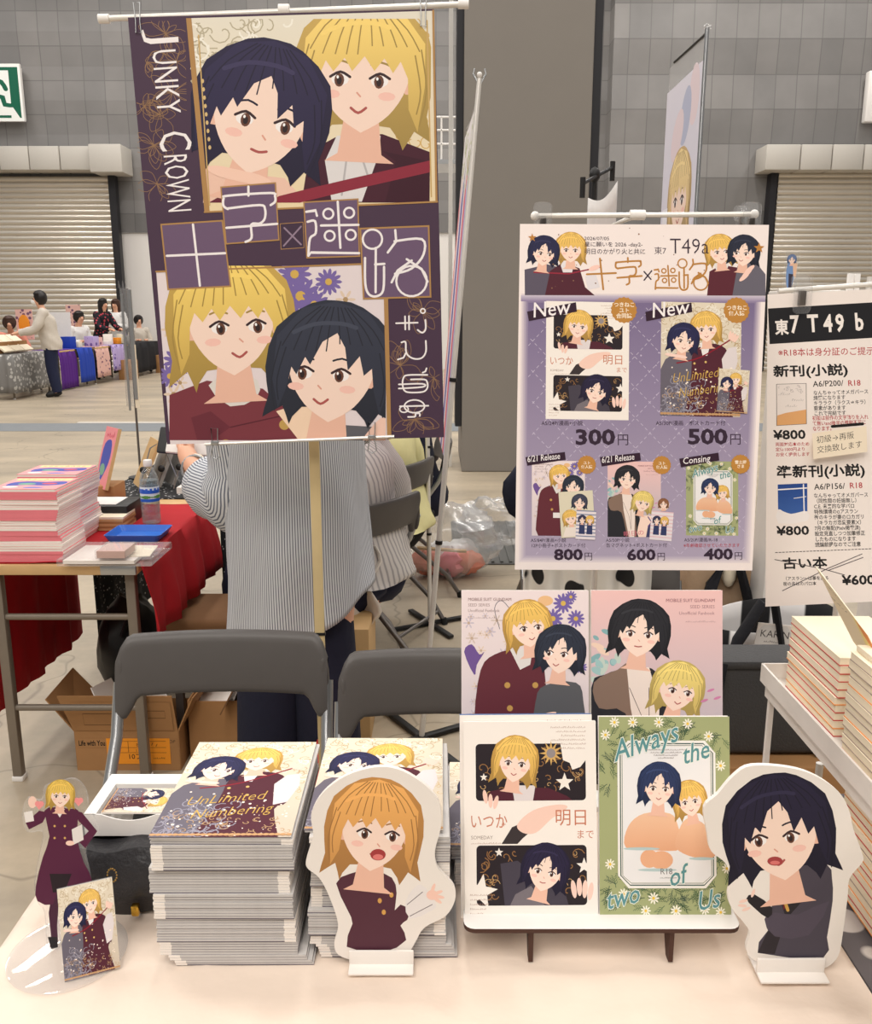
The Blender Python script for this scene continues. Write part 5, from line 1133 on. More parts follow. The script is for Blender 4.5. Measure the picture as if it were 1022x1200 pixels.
def crump(cx, cy, cz, rx, ry, rz, sd, amp=.22, n=22):
    return MB().ball((cx, cy, cz), (rx, ry, rz), n=n, f=lambda p, q: q*(1+amp*noise.noise(p*2.4+Vector((sd, 0, 0)))+amp*.5*noise.noise(p*6+Vector((0, sd, 0)))))
crump(.66, 2.62, .60, .13, .10, .13, 3).build('body', 'ochre', ob); crump(.62, 2.62, .52, .15, .11, .13, 4).build('lining', 'shirtwhite', ob)
MB().tube([(.58, 2.52, .66), (.56, 2.51, .72), (.61, 2.50, .73), (.66, 2.52, .68)], .006, 8).build('handle', 'black', ob); MB().box((.64, 2.62, .22), (.24, .20, .44), bev=.02).build('base', 'shirtwhite', ob)
dc = thing('spotted_cloth', 'white cloth with black dots hung over a chair below the price poster', 'cloth', (.44, 2.2, .45))
DC = MB(); DC.grid(lambda u, v: Vector((.23+.33*u, 2.235+.02*math.sin(u*26)+.02*math.sin(u*11+1)-(.02 if v > .9 else 0), .36+.43*v+.01*math.sin(u*15))), 60, 8); DC.build('drape', 'polka', dc, thick=.004)
jk = thing('jacket', 'dark jacket hung over a chair back behind the price poster', 'jacket', (.50, 3.95, .3))
m = crump(.54, 3.90, .60, .235, .09, .20, 8, .10); m.build('body', 'navy', jk); crump(.56, 3.93, .76, .17, .07, .05, 9, .12).build('collar', 'navy', jk)
# ---------------------------------------------------------------- people
def skinmesh(name, J, B, mt, parent, root=None, sub=2, uvf=None):
    ks = list(J); me = bpy.data.meshes.new(name); me.from_pydata([Vector(J[k][0]) for k in ks], [(ks.index(a), ks.index(b)) for a, b in B], [])
    o = bpy.data.objects.new(name, me); C.objects.link(o)
    md = o.modifiers.new('skin', 'SKIN'); md.use_smooth_shade = True
    for i, k in enumerate(ks):
        r = J[k][1]; me.skin_vertices[0].data[i].radius = (r, r) if not isinstance(r, tuple) else r
    me.skin_vertices[0].data[ks.index(root or ks[0])].use_root = True
    o.modifiers.new('sub', 'SUBSURF').levels = sub
    dg = bpy.context.evaluated_depsgraph_get(); m2 = bpy.data.meshes.new_from_object(o.evaluated_get(dg)); bpy.data.objects.remove(o)
    sh = base_of(parent)
    m2.transform(Matrix.Translation(-sh)); m2.materials.clear(); m2.materials.append(M[mt] if isinstance(mt, str) else mt); m2.shade_smooth(); m2.name = name
    return link(bpy.data.objects.new(name, m2), parent)
def person(label, x, y, face, top, bottom, hair='hair', pose='stand', h=1.62, arms='down', longhair=0, shoes='black', lean=0, group=None, z0=0, bulk=1, mask=False):
    """face: heading in degrees, 0 looks along -Y (towards the camera)"""
    t = thing('person', label, 'person', (x, y, z0), group); s = h/1.62; q = Matrix.Rotation(R(face), 3, 'Z')
    def P(a, b, c_): return Vector((x, y, z0)) + q @ Vector((a*s, b*s, c_*s))
    sit = pose == 'sit'; pz_ = .50 if sit else .86; L_ = lean
    J = {'pelvis': (P(0, 0, pz_), .115*bulk*s), 'waist': (P(0, -.02-.2*L_, pz_+.17), .105*bulk*s), 'chest': (P(0, -.03-.5*L_, pz_+.36), .125*bulk*s), 'neck': (P(0, -.03-.75*L_, pz_+.53), .05*s), 'chin': (P(0, -.05-.9*L_, pz_+.60), .06*s), 'head': (P(0, -.045-1.0*L_, pz_+.68), .085*s), 'crown': (P(0, -.04-1.0*L_, pz_+.745), .065*s), 'nose': (P(0, -.145-.98*L_, pz_+.645), .012*s)}
    B = [('pelvis', 'waist'), ('waist', 'chest'), ('chest', 'neck'), ('neck', 'chin'), ('chin', 'head'), ('head', 'crown'), ('head', 'nose')]
    for sg, n in ((-1, 'r'), (1, 'l')):
        J['sh'+n] = (P(sg*.16, -.03-.62*L_, pz_+.45), .055*s); 
        if arms == 'down': e, w_, hd = (sg*.23, .0, pz_+.2), (sg*.23, -.06, pz_-.02), (sg*.225, -.08, pz_-.11)
        elif arms == 'reach': e, w_, hd = (sg*.22, -.16-.6*L_, pz_+.22), (sg*.15, -.38-.6*L_, pz_+.16), (sg*.13, -.47-.6*L_, pz_+.15)
        else: e, w_, hd = (sg*.24, -.06-.5*L_, pz_+.2), (sg*.12, -.26-.6*L_, pz_+.22), (sg*.07, -.32-.6*L_, pz_+.25)
        J['el'+n] = (P(*e), .042*s); J['wr'+n] = (P(*w_), .028*s); J['ha'+n] = (P(*hd), .032*s)
        for k in range(4):
            fx = hd[0]+(k-1.5)*.016; J['f%d%s' % (k, n)] = (P(fx, hd[1]-.055+abs(k-1.3)*.008, hd[2]-.03), .0095*s); B.append(('ha'+n, 'f%d%s' % (k, n)))
        J['th'+n] = (P(hd[0]-sg*.045, hd[1]-.02, hd[2]-.01), .010*s); B.append(('ha'+n, 'th'+n))
        B += [('chest', 'sh'+n), ('sh'+n, 'el'+n), ('el'+n, 'wr'+n), ('wr'+n, 'ha'+n)]
        if sit: kn, an, to = (sg*.11, -.40, .47), (sg*.11, -.38, .08), (sg*.11, -.50, .035)
        else: kn, an, to = (sg*.095, -.02, .46), (sg*.095, .03, .08), (sg*.10, -.11, .035)
        J['hp'+n] = (P(sg*.09, -.01, pz_-.03), .095*bulk*s); J['kn'+n] = (P(*kn), .06*s); J['an'+n] = (P(*an), .042*s); J['to'+n] = (P(*to), .03*s)
        B += [('pelvis', 'hp'+n), ('hp'+n, 'kn'+n), ('kn'+n, 'an'+n), ('an'+n, 'to'+n)]
    skinmesh('body', J, B, 'skin', t, 'pelvis')
    tm = MB(); bu = bulk; V = lambda k: Vector(J[k][0]); X, Yv = q @ Vector((s, 0, 0)), q @ Vector((0, s, 0))
    spine = [(P(0, .0, pz_-(.11 if not sit else .015)), .165*bu, .125*bu), (V('pelvis'), .172*bu, .13*bu), (V('waist'), .155*bu, .118*bu), (V('chest'), .172*bu, .128*bu), (P(0, -.03-.62*L_, pz_+.45), .165*(bu+1)/2, .098), (P(0, -.03-.70*L_, pz_+.505), .085, .068)]
    cs = [cat([tuple(c_) for c_, a, b in spine], 4), cat([(a, b) for c_, a, b in spine], 4)]; nr = len(cs[0])-1
    def tf(u, v):
        k = int(round(v*nr)); c_ = Vector(cs[0][k]); a, b = cs[1][k]; an = u*6.2832
        w_ = 1+.035*math.sin(an*5+k*1.3)+.02*math.sin(an*3-k*.8)
        return c_+X*(a*w_*math.cos(an))+Yv*(b*w_*math.sin(an))
    tm.grid(tf, 28, nr)
    for n in 'rl':
        pa = cat([tuple(V('sh'+n)+(V('chest')-V('sh'+n))*.25), tuple(V('sh'+n)), tuple(V('el'+n)), tuple(V('wr'+n))], 5); m_ = len(pa)
        tm.tube(pa, [s*(.082-.030*i/(m_-1)+.006*math.sin(i*1.7))*(.6+.4*bu) for i in range(m_)], 14)
    tm.build('top', top, t, smooth=80)
    lm = MB()
    for sg, n in ((-1, 'r'), (1, 'l')):
        pa = cat([tuple(P(sg*.055, .01, pz_+.02)), tuple(V('hp'+n)), tuple(V('kn'+n)), tuple(V('an'+n))], 5); m_ = len(pa)
        lm.tube(pa, [s*(.112-.048*i/(m_-1))*(.5+.5*bu) for i in range(m_)], 14)
    lm.build('trousers', bottom, t, smooth=80)
    for n in 'rl':
        a, b = V('an'+n), V('to'+n); sm_ = MB(); sm_.tube([a+(a-b)*.35-Vector((0, 0, .02*s)), a-Vector((0, 0, .025*s)), (a+b)/2, b, b+(b-a)*.25], [.035*s, .048*s, .046*s, .040*s, .022*s], 12, flat=.8); sm_.build('shoe', shoes, t, smooth=80)
    hc = J['head'][0]; hm = MB()
    def hf(p, v):
        f = q.inverted() @ v
        if f.y < -.02*s and p.z < .42: v = v*(.80)       # the face stays clear
        if p.z < -.1 and f.y > -.03*s: v = v + Vector((0, 0, -longhair*s*(-p.z)))
        return v
    hm.ball(hc+Vector((0, 0, .012*s))+q @ Vector((0, .016*s, 0)), (.112*s, .118*s, .122*s), n=20, f=hf); hm.build('hair', hair, t)
    for sg in (-1, 1): MB().ball(P(sg*.032, -.128-1.0*L_, pz_+.675), (.009*s, .006*s, .007*s), n=8).build('eye', 'black', t)
    if mask: MB().ball(P(0, -.118-.96*L_, pz_+.625), (.055*s, .04*s, .045*s), n=12).build('face_mask', 'white', t)
    return t
# the seller in the pinstriped long shirt, seen from behind
sx_, sy_ = -.388, 2.36
st = thing('person', 'person standing with back turned in a long pinstriped shirt, holding a tablet', 'person', (sx_, sy_, 0))
hand = W(213, 534, 2.66); elb = W(272, 580, 2.40); wri = W(231, 552, 2.60); cuff = W(245, 561, 2.54)
J = {'pelvis': ((sx_, sy_, .90), .115), 'waist': ((sx_, sy_, 1.06), .12), 'chest': ((sx_, sy_+.02, 1.24), .115), 'neck': ((sx_-.01, sy_+.05, 1.43), .05), 'chin': ((sx_-.02, sy_+.09, 1.49), .062), 'head': ((sx_-.02, sy_+.08, 1.565), .09), 'crown': ((sx_-.02, sy_+.08, 1.635), .065), 'nose': ((sx_-.05, sy_+.195, 1.53), .012),
     'shl': ((sx_-.13, sy_+.01, 1.34), .06), 'ell': (tuple(elb+Vector((.02, 0, .01))), .046), 'wrl': (tuple(wri), .030), 'hal': (tuple(hand+Vector((.01, 0, 0))), .033), 'shr': ((sx_+.13, sy_+.01, 1.34), .06), 'elr': ((sx_+.13, sy_+.16, 1.1), .046), 'wrr': ((sx_+.02, sy_+.34, 1.06), .03), 'har': ((sx_-.06, sy_+.38, 1.07), .033),
     'hpl': ((sx_-.09, sy_, .84), .10), 'knl': ((sx_-.09, sy_-.01, .47), .07), 'anl': ((sx_-.09, sy_-.02, .08), .045), 'tol': ((sx_-.10, sy_+.12, .035), .032), 'hpr': ((sx_+.09, sy_, .84), .10), 'knr': ((sx_+.09, sy_-.01, .47), .07), 'anr': ((sx_+.09, sy_-.02, .08), .045), 'tor': ((sx_+.10, sy_+.12, .035), .032)}
B = [('pelvis', 'waist'), ('waist', 'chest'), ('chest', 'neck'), ('neck', 'chin'), ('chin', 'head'), ('head', 'crown'), ('head', 'nose')]
for n in 'lr': B += [('chest', 'sh'+n), ('sh'+n, 'el'+n), ('el'+n, 'wr'+n), ('wr'+n, 'ha'+n), ('pelvis', 'hp'+n), ('hp'+n, 'kn'+n), ('kn'+n, 'an'+n), ('an'+n, 'to'+n)]
hv = Vector(J['hal'][0]); rvv = Vector(J['har'][0])
for k, (dx, dz) in enumerate(((-.012, .030), (-.018, .012), (-.016, -.006), (-.010, -.022))):
    a = hv+Vector((dx*1.6, .045, dz+.012)); b_ = hv+Vector((dx*2.2+.004, .082, dz+.034))
    J['fa%d' % k] = (tuple(a), .0105); J['fb%d' % k] = (tuple(b_), .0088); B += [('hal', 'fa%d' % k), ('fa%d' % k, 'fb%d' % k)]
    J['ra%d' % k] = (tuple(rvv+Vector((-.05, .02, dz))), .010); B.append(('har', 'ra%d' % k))
J['ta'] = (tuple(hv+Vector((.012, .02, .040))), .0125); J['tb'] = (tuple(hv+Vector((.004, .045, .072))), .010); B += [('hal', 'ta'), ('ta', 'tb')]
J['rt'] = (tuple(rvv+Vector((-.02, .02, .045))), .011); B.append(('har', 'rt'))
skinmesh('body', J, B, 'skin', st, 'pelvis')
tr_ = MB()
for sg in (-1, 1): tr_.tube([(sx_+sg*.04, sy_, .96), (sx_+sg*.06, sy_, .84), (sx_+sg*.075, sy_-.01, .47), (sx_+sg*.085, sy_-.02, .07)], [.07, .085, .090, .095], 20)
tr_.build('trousers', 'navy', st, smooth=70)
for n in 'lr': skinmesh('shoe', {k: (J[k][0], J[k][1]+.014) for k in ('an'+n, 'to'+n)}, [('an'+n, 'to'+n)], 'black', st)
MB().ball((sx_-.015, sy_+.06, 1.585), (.115, .115, .125), n=20, f=lambda p, v: v*(.8 if (v.y > .03 and p.z < .4) else 1)+Vector((0, 0, -.06*max(0, -p.z) if v.y < .02 else 0))).build('hair', 'hair', st)
def shirt(u, v):
    z = .49+.96*v; a = u*2*math.pi
    prof_w = np.interp(z, [.5, .62, .78, .95, 1.08, 1.2, 1.34, 1.40, 1.45], [.285, .28, .275, .268, .262, .245, .215, .15, .075]); prof_d = np.interp(z, [.5, .78, 1.0, 1.2, 1.34, 1.45], [.15, .175, .175, .165, .12, .07])
    fold = 1+.035*math.sin(a*7+z*3+2*math.sin(z*6))*max(0, min(1, (1.25-z)/.5))+.02*math.sin(a*3-z*9)
    hem = (.17*((1+math.cos(a))/2)**1.6+.02*math.sin(a*2+.6))*(1-v)**3
    return Vector((sx_+.01+prof_w*.70*fold*math.cos(a), sy_+.01+(z-.9)*.03+prof_d*fold*math.sin(a), z+hem))
MB().grid(shirt, 72, 40).build('long_shirt', 'pinstripe', st, smooth=80, thick=.004)
def sleeve(name, P0, mt='pinstripe', k=1.0):
    ctr = cat(P0, 8); n = len(ctr); m = MB(); rr = []
    for i, p in enumerate(ctr):
        f = i/(n-1); rr.append(k*(.098-.016*f+.014*math.sin(f*15)+(.016 if .45 < f < .8 else 0)-(.045*max(0, (f-.86)/.14))))
    m.tube(ctr, rr, 28, cap=False); return m
sl = sleeve('s', [(sx_-.12, sy_, 1.36), (sx_-.155, sy_-.02, 1.22), tuple(elb+Vector((.045, -.02, .03))), tuple((elb+cuff)/2+Vector((.0, -.01, -.005))), tuple(cuff)], k=1.0)
M['sleeve'] = stripes('pinstripe_sleeve', (92, 98, 116), (214, 216, 220), freq=136, duty=.38, soft=.16, axis=0); sl.build('sleeve', 'sleeve', st, smooth=80, thick=.003)
sleeve('s', [(sx_+.12, sy_, 1.36), (sx_+.15, sy_+.06, 1.22), (sx_+.13, sy_+.16, 1.1), (sx_+.0, sy_+.31, 1.07)]).build('sleeve', 'sleeve', st, smooth=80, thick=.003)
wv = wri*.8+hv*.2
for k in range(2): MB().tube([wv+Vector((.036*math.cos(a/16*6.283), .012*math.sin(a/16*6.283)+k*.012-.006, .036*math.sin(a/16*6.283))) for a in range(16)], .0045, 8, closed=True).build('bracelet', 'cream' if k else 'steel', st)
tb = thing('tablet', 'white tablet with dark cover held by the person in pinstripes', 'tablet', tuple(hv+Vector((-.01, .11, .02))))
MB().box(hv+Vector((.03, .10, .022)), (.27, .012, .09), rot=(R(-35), R(6), R(6)), bev=.006).build('cover', 'black', tb); MB().box(hv+Vector((.01, .09, .030)), (.17, .012, .092), rot=(R(-35), R(6), R(6)), bev=.003).build('screen_sheet', 'white', tb)
# seated sellers behind
person('seated person in a loose grey striped linen blouse, back bent, behind the pinstriped seller', -.265, 3.02, -120, 'linenstripe', 'jeans', pose='sit', lean=.12, arms='down', bulk=1.34, h=1.64)
person('seated person in a pale yellow jacket behind the linen blouse', -.20, 3.76, -112, 'yellow', 'blackcloth', pose='sit', lean=.12, arms='down', bulk=1.4, h=1.64)
person('seated person in dark navy clothes farthest along the seller row', -.07, 4.42, -86, 'navy', 'navy', pose='sit', lean=.15, arms='fold', longhair=.16)
wc = MB(); wc.grid(lambda u, v: Vector((-.33+.13*u+.02*math.sin(v*9), 2.86+.03*math.sin(u*9+v*3), .36+.24*(1-v)+.03*math.sin(u*8))), 14, 10)
tag(wc.build('white_cloth', 'whitecloth', thick=.004, loc=(-.25, 2.93, .4)), 'crumpled white cloth hanging off the seat beside the pinstriped shirt', 'cloth')
yc = MB(); yc.grid(lambda u, v: Vector((-.235+.06*math.sin(u*7+v*2)+.03*v, 3.58+.34*u, .30+.50*v)), 16, 12)
tag(yc.build('coat', 'yellow', thick=.01, loc=(-.2, 3.75, .4)), 'pale yellow coat skirt hanging behind the second seated seller', 'coat')
# ---------------------------------------------------------------- plastic bag with pink contents
pb_ = thing('plastic_bag', 'large clear plastic bag of pink wrappings on the concrete floor', 'bag', (.05, 4.5, 0))
crump(.04, 4.66, .19, .30, .24, .19, 5, .2, 30).build('bag_body', 'film', pb_); crump(.30, 4.76, .26, .17, .14, .13, 6, .3, 26).build('bag_neck', 'film', pb_)
for k, (x, y, z, r) in enumerate(((-.10, 4.46, .08, .075), (.02, 4.44, .075, .07), (.12, 4.47, .075, .07), (-.02, 4.55, .10, .08), (.09, 4.56, .12, .07))): crump(x+.05, y+.15, z, r*1.2, r, r*.9, 10+k, .3, 14).build('wrapping', ('coral', 'pink', 'coral', 'shirtwhite', 'shirtwhite')[k], pb_)
MB().box((.03, 4.55, .165), (.26, .03, .012), rot=(0, R(4), 0)).build('wood_strip', 'wood', pb_)
# ---------------------------------------------------------------- slim stands and banners
def crossfoot(x, y, r, parent, a0=20, z=.012):
    for k in range(4): MB().box((x+r/2*math.cos(R(a0+90*k)), y+r/2*math.sin(R(a0+90*k)), z), (r, .026, .014), rot=(0, 0, R(a0+90*k)), bev=.003).build('foot', 'black', parent)
p0 = G(504, 733); s1 = thing('banner_stand', 'slim white pole on a black cross foot behind the right-hand front chair', 'banner stand', tuple(p0))
MB().tube([p0+Vector((0, 0, .01)), W(500, 430, p0.y)], .0095, 10).build('pole', 'rod', s1); crossfoot(p0.x, p0.y, .20, s1, 28)
for py in (525, 627): q = W(503, py, p0.y); MB().tube([q, q+Vector((0, 0, .01))], .0115, 10).build('collar', 'black', s1)
p1 = G(494, 868); tpp = W(562, 92, p1.y+.02); s2 = thing('banner_stand', 'leaning white pole with finial and narrow striped banner left of the pillar', 'banner stand', tuple(p1))
MB().tube([p1+Vector((0, 0, .01)), tpp], [.0095, .007], 10).build('pole', 'rod', s2); crossfoot(p1.x, p1.y, .24, s2, 32)
MB().ball(tpp+Vector((0, 0, .01)), (.008,)*3, n=10).build('finial', 'white', s2)
m = MB()
for s in (-1, 1): m.tube([tpp+Vector((0, 0, -.02)), tpp+Vector((s*.018, 0, .012)), tpp+Vector((s*.014, 0, .026))], .0025, 6)
m.tube([tpp+Vector((0, 0, -.03)), tpp+Vector((-.01, .3, -.05)), tpp+Vector((-.016, .55, -.03))], .003, 6); m.build('hook', 'steel', s2)
for f in (.33, .58): q = p1+(tpp-p1)*f; MB().tube([q, q+(tpp-p1).normalized()*.012], .0115, 10).build('collar', 'black', s2)
dirp = (tpp-p1).normalized()
cv = Canvas(.55, 1.05, ((0, 0), (55, 0), (55, 105), (0, 105)), dz=5e-5); cv.rect(0, 0, 55, 105, (238, 232, 232))
for x0_, x1_, col in ((0, 7, (236, 150, 160)), (7, 13, (240, 232, 230)), (13, 22, (96, 90, 170)), (22, 28, (238, 230, 232)), (28, 36, (226, 100, 120)), (36, 44, (180, 176, 216)), (44, 55, (240, 226, 226))): cv.poly([(x0_, 24), (x1_, 12), (x1_, 105), (x0_, 105)], col)
scrolls(cv, 2, 2, 53, 22, 30, (190, 196, 140), 4, .8, 61)
xd = Vector((-.018, .55, 0)).normalized(); bt = tpp-dirp*.06
xn = -xd; nn = xn.cross(dirp).normalized(); Mb = Matrix((xn, nn.cross(xn), nn)).transposed().to_4x4(); Mb.translation = bt+xd*.56-Mb.to_3x3() @ Vector((0, 1.05, 0))
o = sheet('banner_sheet', cv, Mb, s2, t=.002); 
# tall banner right of the pillar
bp = (1.245, 4.5); b2 = thing('banner_stand', 'tall lavender banner in a clear sleeve seen obliquely right of the pillar', 'banner stand', (*bp, 0))
zt_ = W(828, 33, 4.5).z; MB().tube([(*bp, .01), (*bp, zt_)], .010, 10).build('pole', 'steel', b2); crossfoot(*bp, .28, b2)
for k in range(3): MB().ball((bp[0]+(k-1)*.012, bp[1], zt_+.012*(1 if k == 1 else .4)), (.008,)*3, n=8).build('finial', 'clear', b2)
MB().tube([(*bp, zt_-.02), (bp[0], 5.08, zt_-.0)], .006, 8).build('top_rod', 'black', b2)
cv = Canvas(.66, 1.8, ((0, 0), (66, 0), (66, 180), (0, 180)), dz=1e-4); cv.rect(0, 0, 66, 180, ((226, 222, 234), (206, 204, 222)))
for k in range(3): cv.ell(54-k*14, 12+k*7, 9, 14, (186, 190, 214) if k % 2 else (232, 214, 220), rot=20*k)
cv.poly([(10, 100), (20, 80), (56, 82), (64, 110), (60, 160), (8, 160)], (204, 198, 222), 3); head(cv, 36, 56, 19, 0, (244, 206, 150), 'bob'); cv.poly([(4, 60), (14, 60), (14, 120), (4, 120)], (236, 234, 242)); 
for i, t in enumerate('おやすみ'): cv.text(t, 50, 100+i*15, 14, (112, 116, 140))
z0_ = zt_-.13-1.8; Mt = Matrix(((0, 0, -1, bp[0]-.004), (-1, 0, 0, 5.18), (0, 1, 0, z0_), (0, 0, 0, 1)))
sheet('banner_sheet', cv, Mt, b2, t=.003); MB().box((bp[0]+.004, 4.84, z0_+.95), (.003, .7, 1.95)).build('clear_sleeve', 'clear', b2)
# small white banner on a black T stand
b3 = thing('banner_stand', 'black T stand with small white banner in front of the pillar edge', 'banner stand', (.93, 5, 0)); q = W(697, 205, 5)
MB().tube([(q.x, 5, .01), q], .012, 10).build('pole', 'black', b3); crossfoot(q.x, 5, .3, b3)
e1, e2 = W(683, 215, 4.86), W(718, 196, 5.14); MB().tube([e1, e2], .010, 8).build('top_rod', 'black', b3); MB().ball(q, (.03, .03, .04), n=10).build('knob', 'black', b3)
for e in (e1, e2): MB().tube([e-Vector((0, 0, .07)), e+Vector((0, 0, .03))], .014, 8).build('clip', 'black', b3)
m = MB(); m.grid(lambda u, v: e1*(1-u)+e2*u+Vector((.03, 0, -.07-.75*v-.05*math.sin(math.pi*u)*(1-v))), 10, 8); m.build('banner_sheet', 'shirtwhite', b3, thick=.002)
# ---------------------------------------------------------------- small display behind the right-hand list
ds = thing('display_shelf', 'slim white display shelf standing behind the right-hand price list', 'shelf', (.95, 2.3, 0)); zz = W(960, 341, 2.3).z
MB().box((1.02, 2.3, zz-.006), (.34, .12, .012), bev=.003).build('shelf_board', 'rack', ds)
for x in (.87, 1.17): MB().box((x, 2.3, (zz-.012)/2), (.02, .1, zz-.012)).build('post', 'rack', ds)
as_ = thing('acrylic_stand', 'small clear acrylic stand with blue figure above the right-hand price list', 'acrylic stand', (W(926, 330, 2.3).x, 2.3, zz))
qx = as_.location.x; cv = Canvas(.032, .09, ((0, 0), (32, 0), (32, 90), (0, 90)), dz=4e-5); cv.poly([(6, 24), (22, 22), (24, 60), (18, 88), (10, 88), (4, 60)], (120, 150, 196), 2); cv.poly([(10, 50), (22, 52), (20, 88), (12, 88)], (60, 56, 70)); cv.poly([(18, 24), (30, 26), (28, 60), (22, 56)], (230, 190, 160)); head(cv, 15, 16, 10, 0, (110, 130, 170), 'short')
sheet('figure_plate', cv, Matrix.Translation((qx-.016, 2.298, zz+.002)) @ Matrix.Rotation(R(90), 4, 'X'), as_, t=.003, back='clear'); MB().box((qx, 2.3, zz+.002), (.05, .04, .003)).build('base', 'clear', as_)
for px, wd, hd, lb in ((964, .030, .014, 'low white card stand just right of the clear clip above the price list'), (979, .024, .014, 'second low white card stand above the right-hand price list'), (1000, .030, .042, 'tall pair of white cards above the right-hand price list')):
    qx = W(px, 335, 2.3).x; m = MB()
    if hd > .03: m.box((qx-.009, 2.3, zz+hd/2), (.014, .01, hd), bev=.001); m.box((qx+.009, 2.304, zz+hd/2), (.014, .01, hd), bev=.001)
    else: m.box((qx, 2.3, zz+hd/2), (wd, .012, hd), bev=.002)
    tag(m.build('card_stand', 'white', loc=(qx, 2.3, zz)), lb, 'card stand')
# ---------------------------------------------------------------- the red-clothed table on the left
LX0, LX1, LY0, LZ = -1.30, -.845, 2.43, .690
lt = folding_table('brown-legged folding table under the red cloth at the left', LX0, LX1, LY0, LY0+1.8, LZ, legx=(LX0+.035, LX1-.035))
for y in (LY0+.05, LY0+1.75):
    for z in (.235, .52): MB().tube([(LX0+.04, y, z), (LX1-.04, y, z)], .010, 10).build('crossbar', 'legpaint', lt)
MB().box((LX1-.05, LY0-.002, LZ-.014), (.10, .012, .026), bev=.002).build('corner_plate', 'steel', lt)
drape('tablecloth', 'red cloth over the near half of the left table', LX0-.008, LX1+.008, LY0+.012, LY0+.80, LZ+.003, 'red', front=0, left=.50, right=.24, seed=5, amp=.02, fall=.045)
drape('tablecloth', 'black and white patterned cloth on the far half of the left table', LX0-.006, LX1-.03, LY0+.90, LY0+1.78, LZ+.003, 'swirl', front=0, left=.60, right=.0, seed=6)
kc = MB(); kc.grid(lambda u, v: Vector((-.83+.02*math.sin(v*20), 3.35+.6*v, .12+.55*u)), 4, 20)
tag(kc.build('side_cloth', 'swirl', thick=.003, loc=(-.83, 3.6, .4)), 'black patterned cloth hanging down beside the seated sellers', 'cloth')
RT = LZ+.004
ppb = booklet_mesh('pink_booklet', .182, .17, .0075, 'pinkcover', 'paper', .0006)
m = MB(); m.box((0, 0, .00375), (.181, .169, .0062), mi=0); m.box((0, 0, .0003), (.182, .17, .0006), mi=1); m.box((0, 0, .0072), (.182, .17, .0006), mi=1); m.box((0, -.0845, .00375), (.182, .0012, .0075), mi=1)
pps = m.build('pink_booklet', ['paper', 'pinkcover'], smooth=0)
def pile(x, y, z, n, label, group, top):
    rg = random.Random(n+int(x*100)); sp = False
    for i in range(n):
        if i % 4 == 0: sp = not sp
        src = pps if sp else ppb; o = src if 'u' not in src else src.copy()
        if o is not src: C.objects.link(o)
        src['u'] = 1; dr = .010*math.sin(i*.35)
        o.location = (x+rg.uniform(-.002, .002)+dr*.6, y+rg.uniform(-.002, .002), z+i*.0075); o.rotation_euler = (0, 0, rg.uniform(-.012, .012)); tag(o, label, 'booklet', group)
    t = thing('pink_booklet', top, 'booklet', (0, 0, 0)); MB().box((0, 0, .0035), (.180, .168, .007)).build('pages', 'paper', t, smooth=0)
    cv = Canvas(.182, .17); cv.rect(0, 0, 100, 142, (240, 158, 160)); cv.rect(6, 6, 94, 30, (232, 226, 150)); cv.text('BOYFRIEND', 8, 26, 22, (220, 80, 110), fit=84) if 0 else wiggle(cv, 12, 24, 70, 12, (220, 90, 110), 5, 2)
    cv.poly([(10, 60), (30, 44), (60, 50), (92, 44), (96, 80), (70, 96), (40, 90), (12, 100)], (70, 84, 170), 3); cv.ell(38, 76, 14, 12, (120, 170, 140)); cv.ell(72, 70, 12, 10, (210, 80, 90)); cv.ell(22, 112, 12, 10, (240, 226, 220)); cv.ell(60, 120, 16, 9, (110, 120, 190))
    sheet('cover', cv, Matrix.Translation((-.091, -.085, .0076)), t, t=.0006, back='pinkcover'); t.location = (x, y, z+n*.0075)
pile(-1.153, 2.535, RT, 27, 'pink and white booklet in the front pile on the red cloth', 'front pile of pink booklets', 'pink booklet on top of the front pile on the red cloth')
pile(-1.184, 2.765, RT, 27, 'pink and white booklet in the pile behind the front pink pile', 'rear pile of pink booklets', 'pink booklet on top of the rear pile on the red cloth')
# leaning sample
sp_ = thing('sample_booklet', 'pink booklet propped upright behind the pink piles', 'booklet', (-1.12, 3.02, RT))
cv = Canvas(.15, .21); cv.rect(0, 0, 100, 142, (240, 150, 156)); wiggle(cv, 20, 24, 60, 14, (200, 60, 90), 3, 3); cv.poly([(20, 40), (70, 30), (84, 70), (60, 110), (30, 130), (14, 90)], (80, 90, 180), 3); cv.ell(40, 100, 20, 14, (130, 176, 150))
A_, B_, T__ = W(110, 568, 3.22), W(124, 575, 3.07), W(128, 512, 3.20)
Ms = frame(A_, B_, T__); Ms = Ms @ Matrix.Diagonal((1.1, 1.05, 1, 1)); sheet('cover', cv, Ms, sp_, t=.012, back='wood')
MB().box((-1.19, 3.17, RT+.045), (.10, .12, .09), bev=.004).build('prop', 'kraft', sp_)
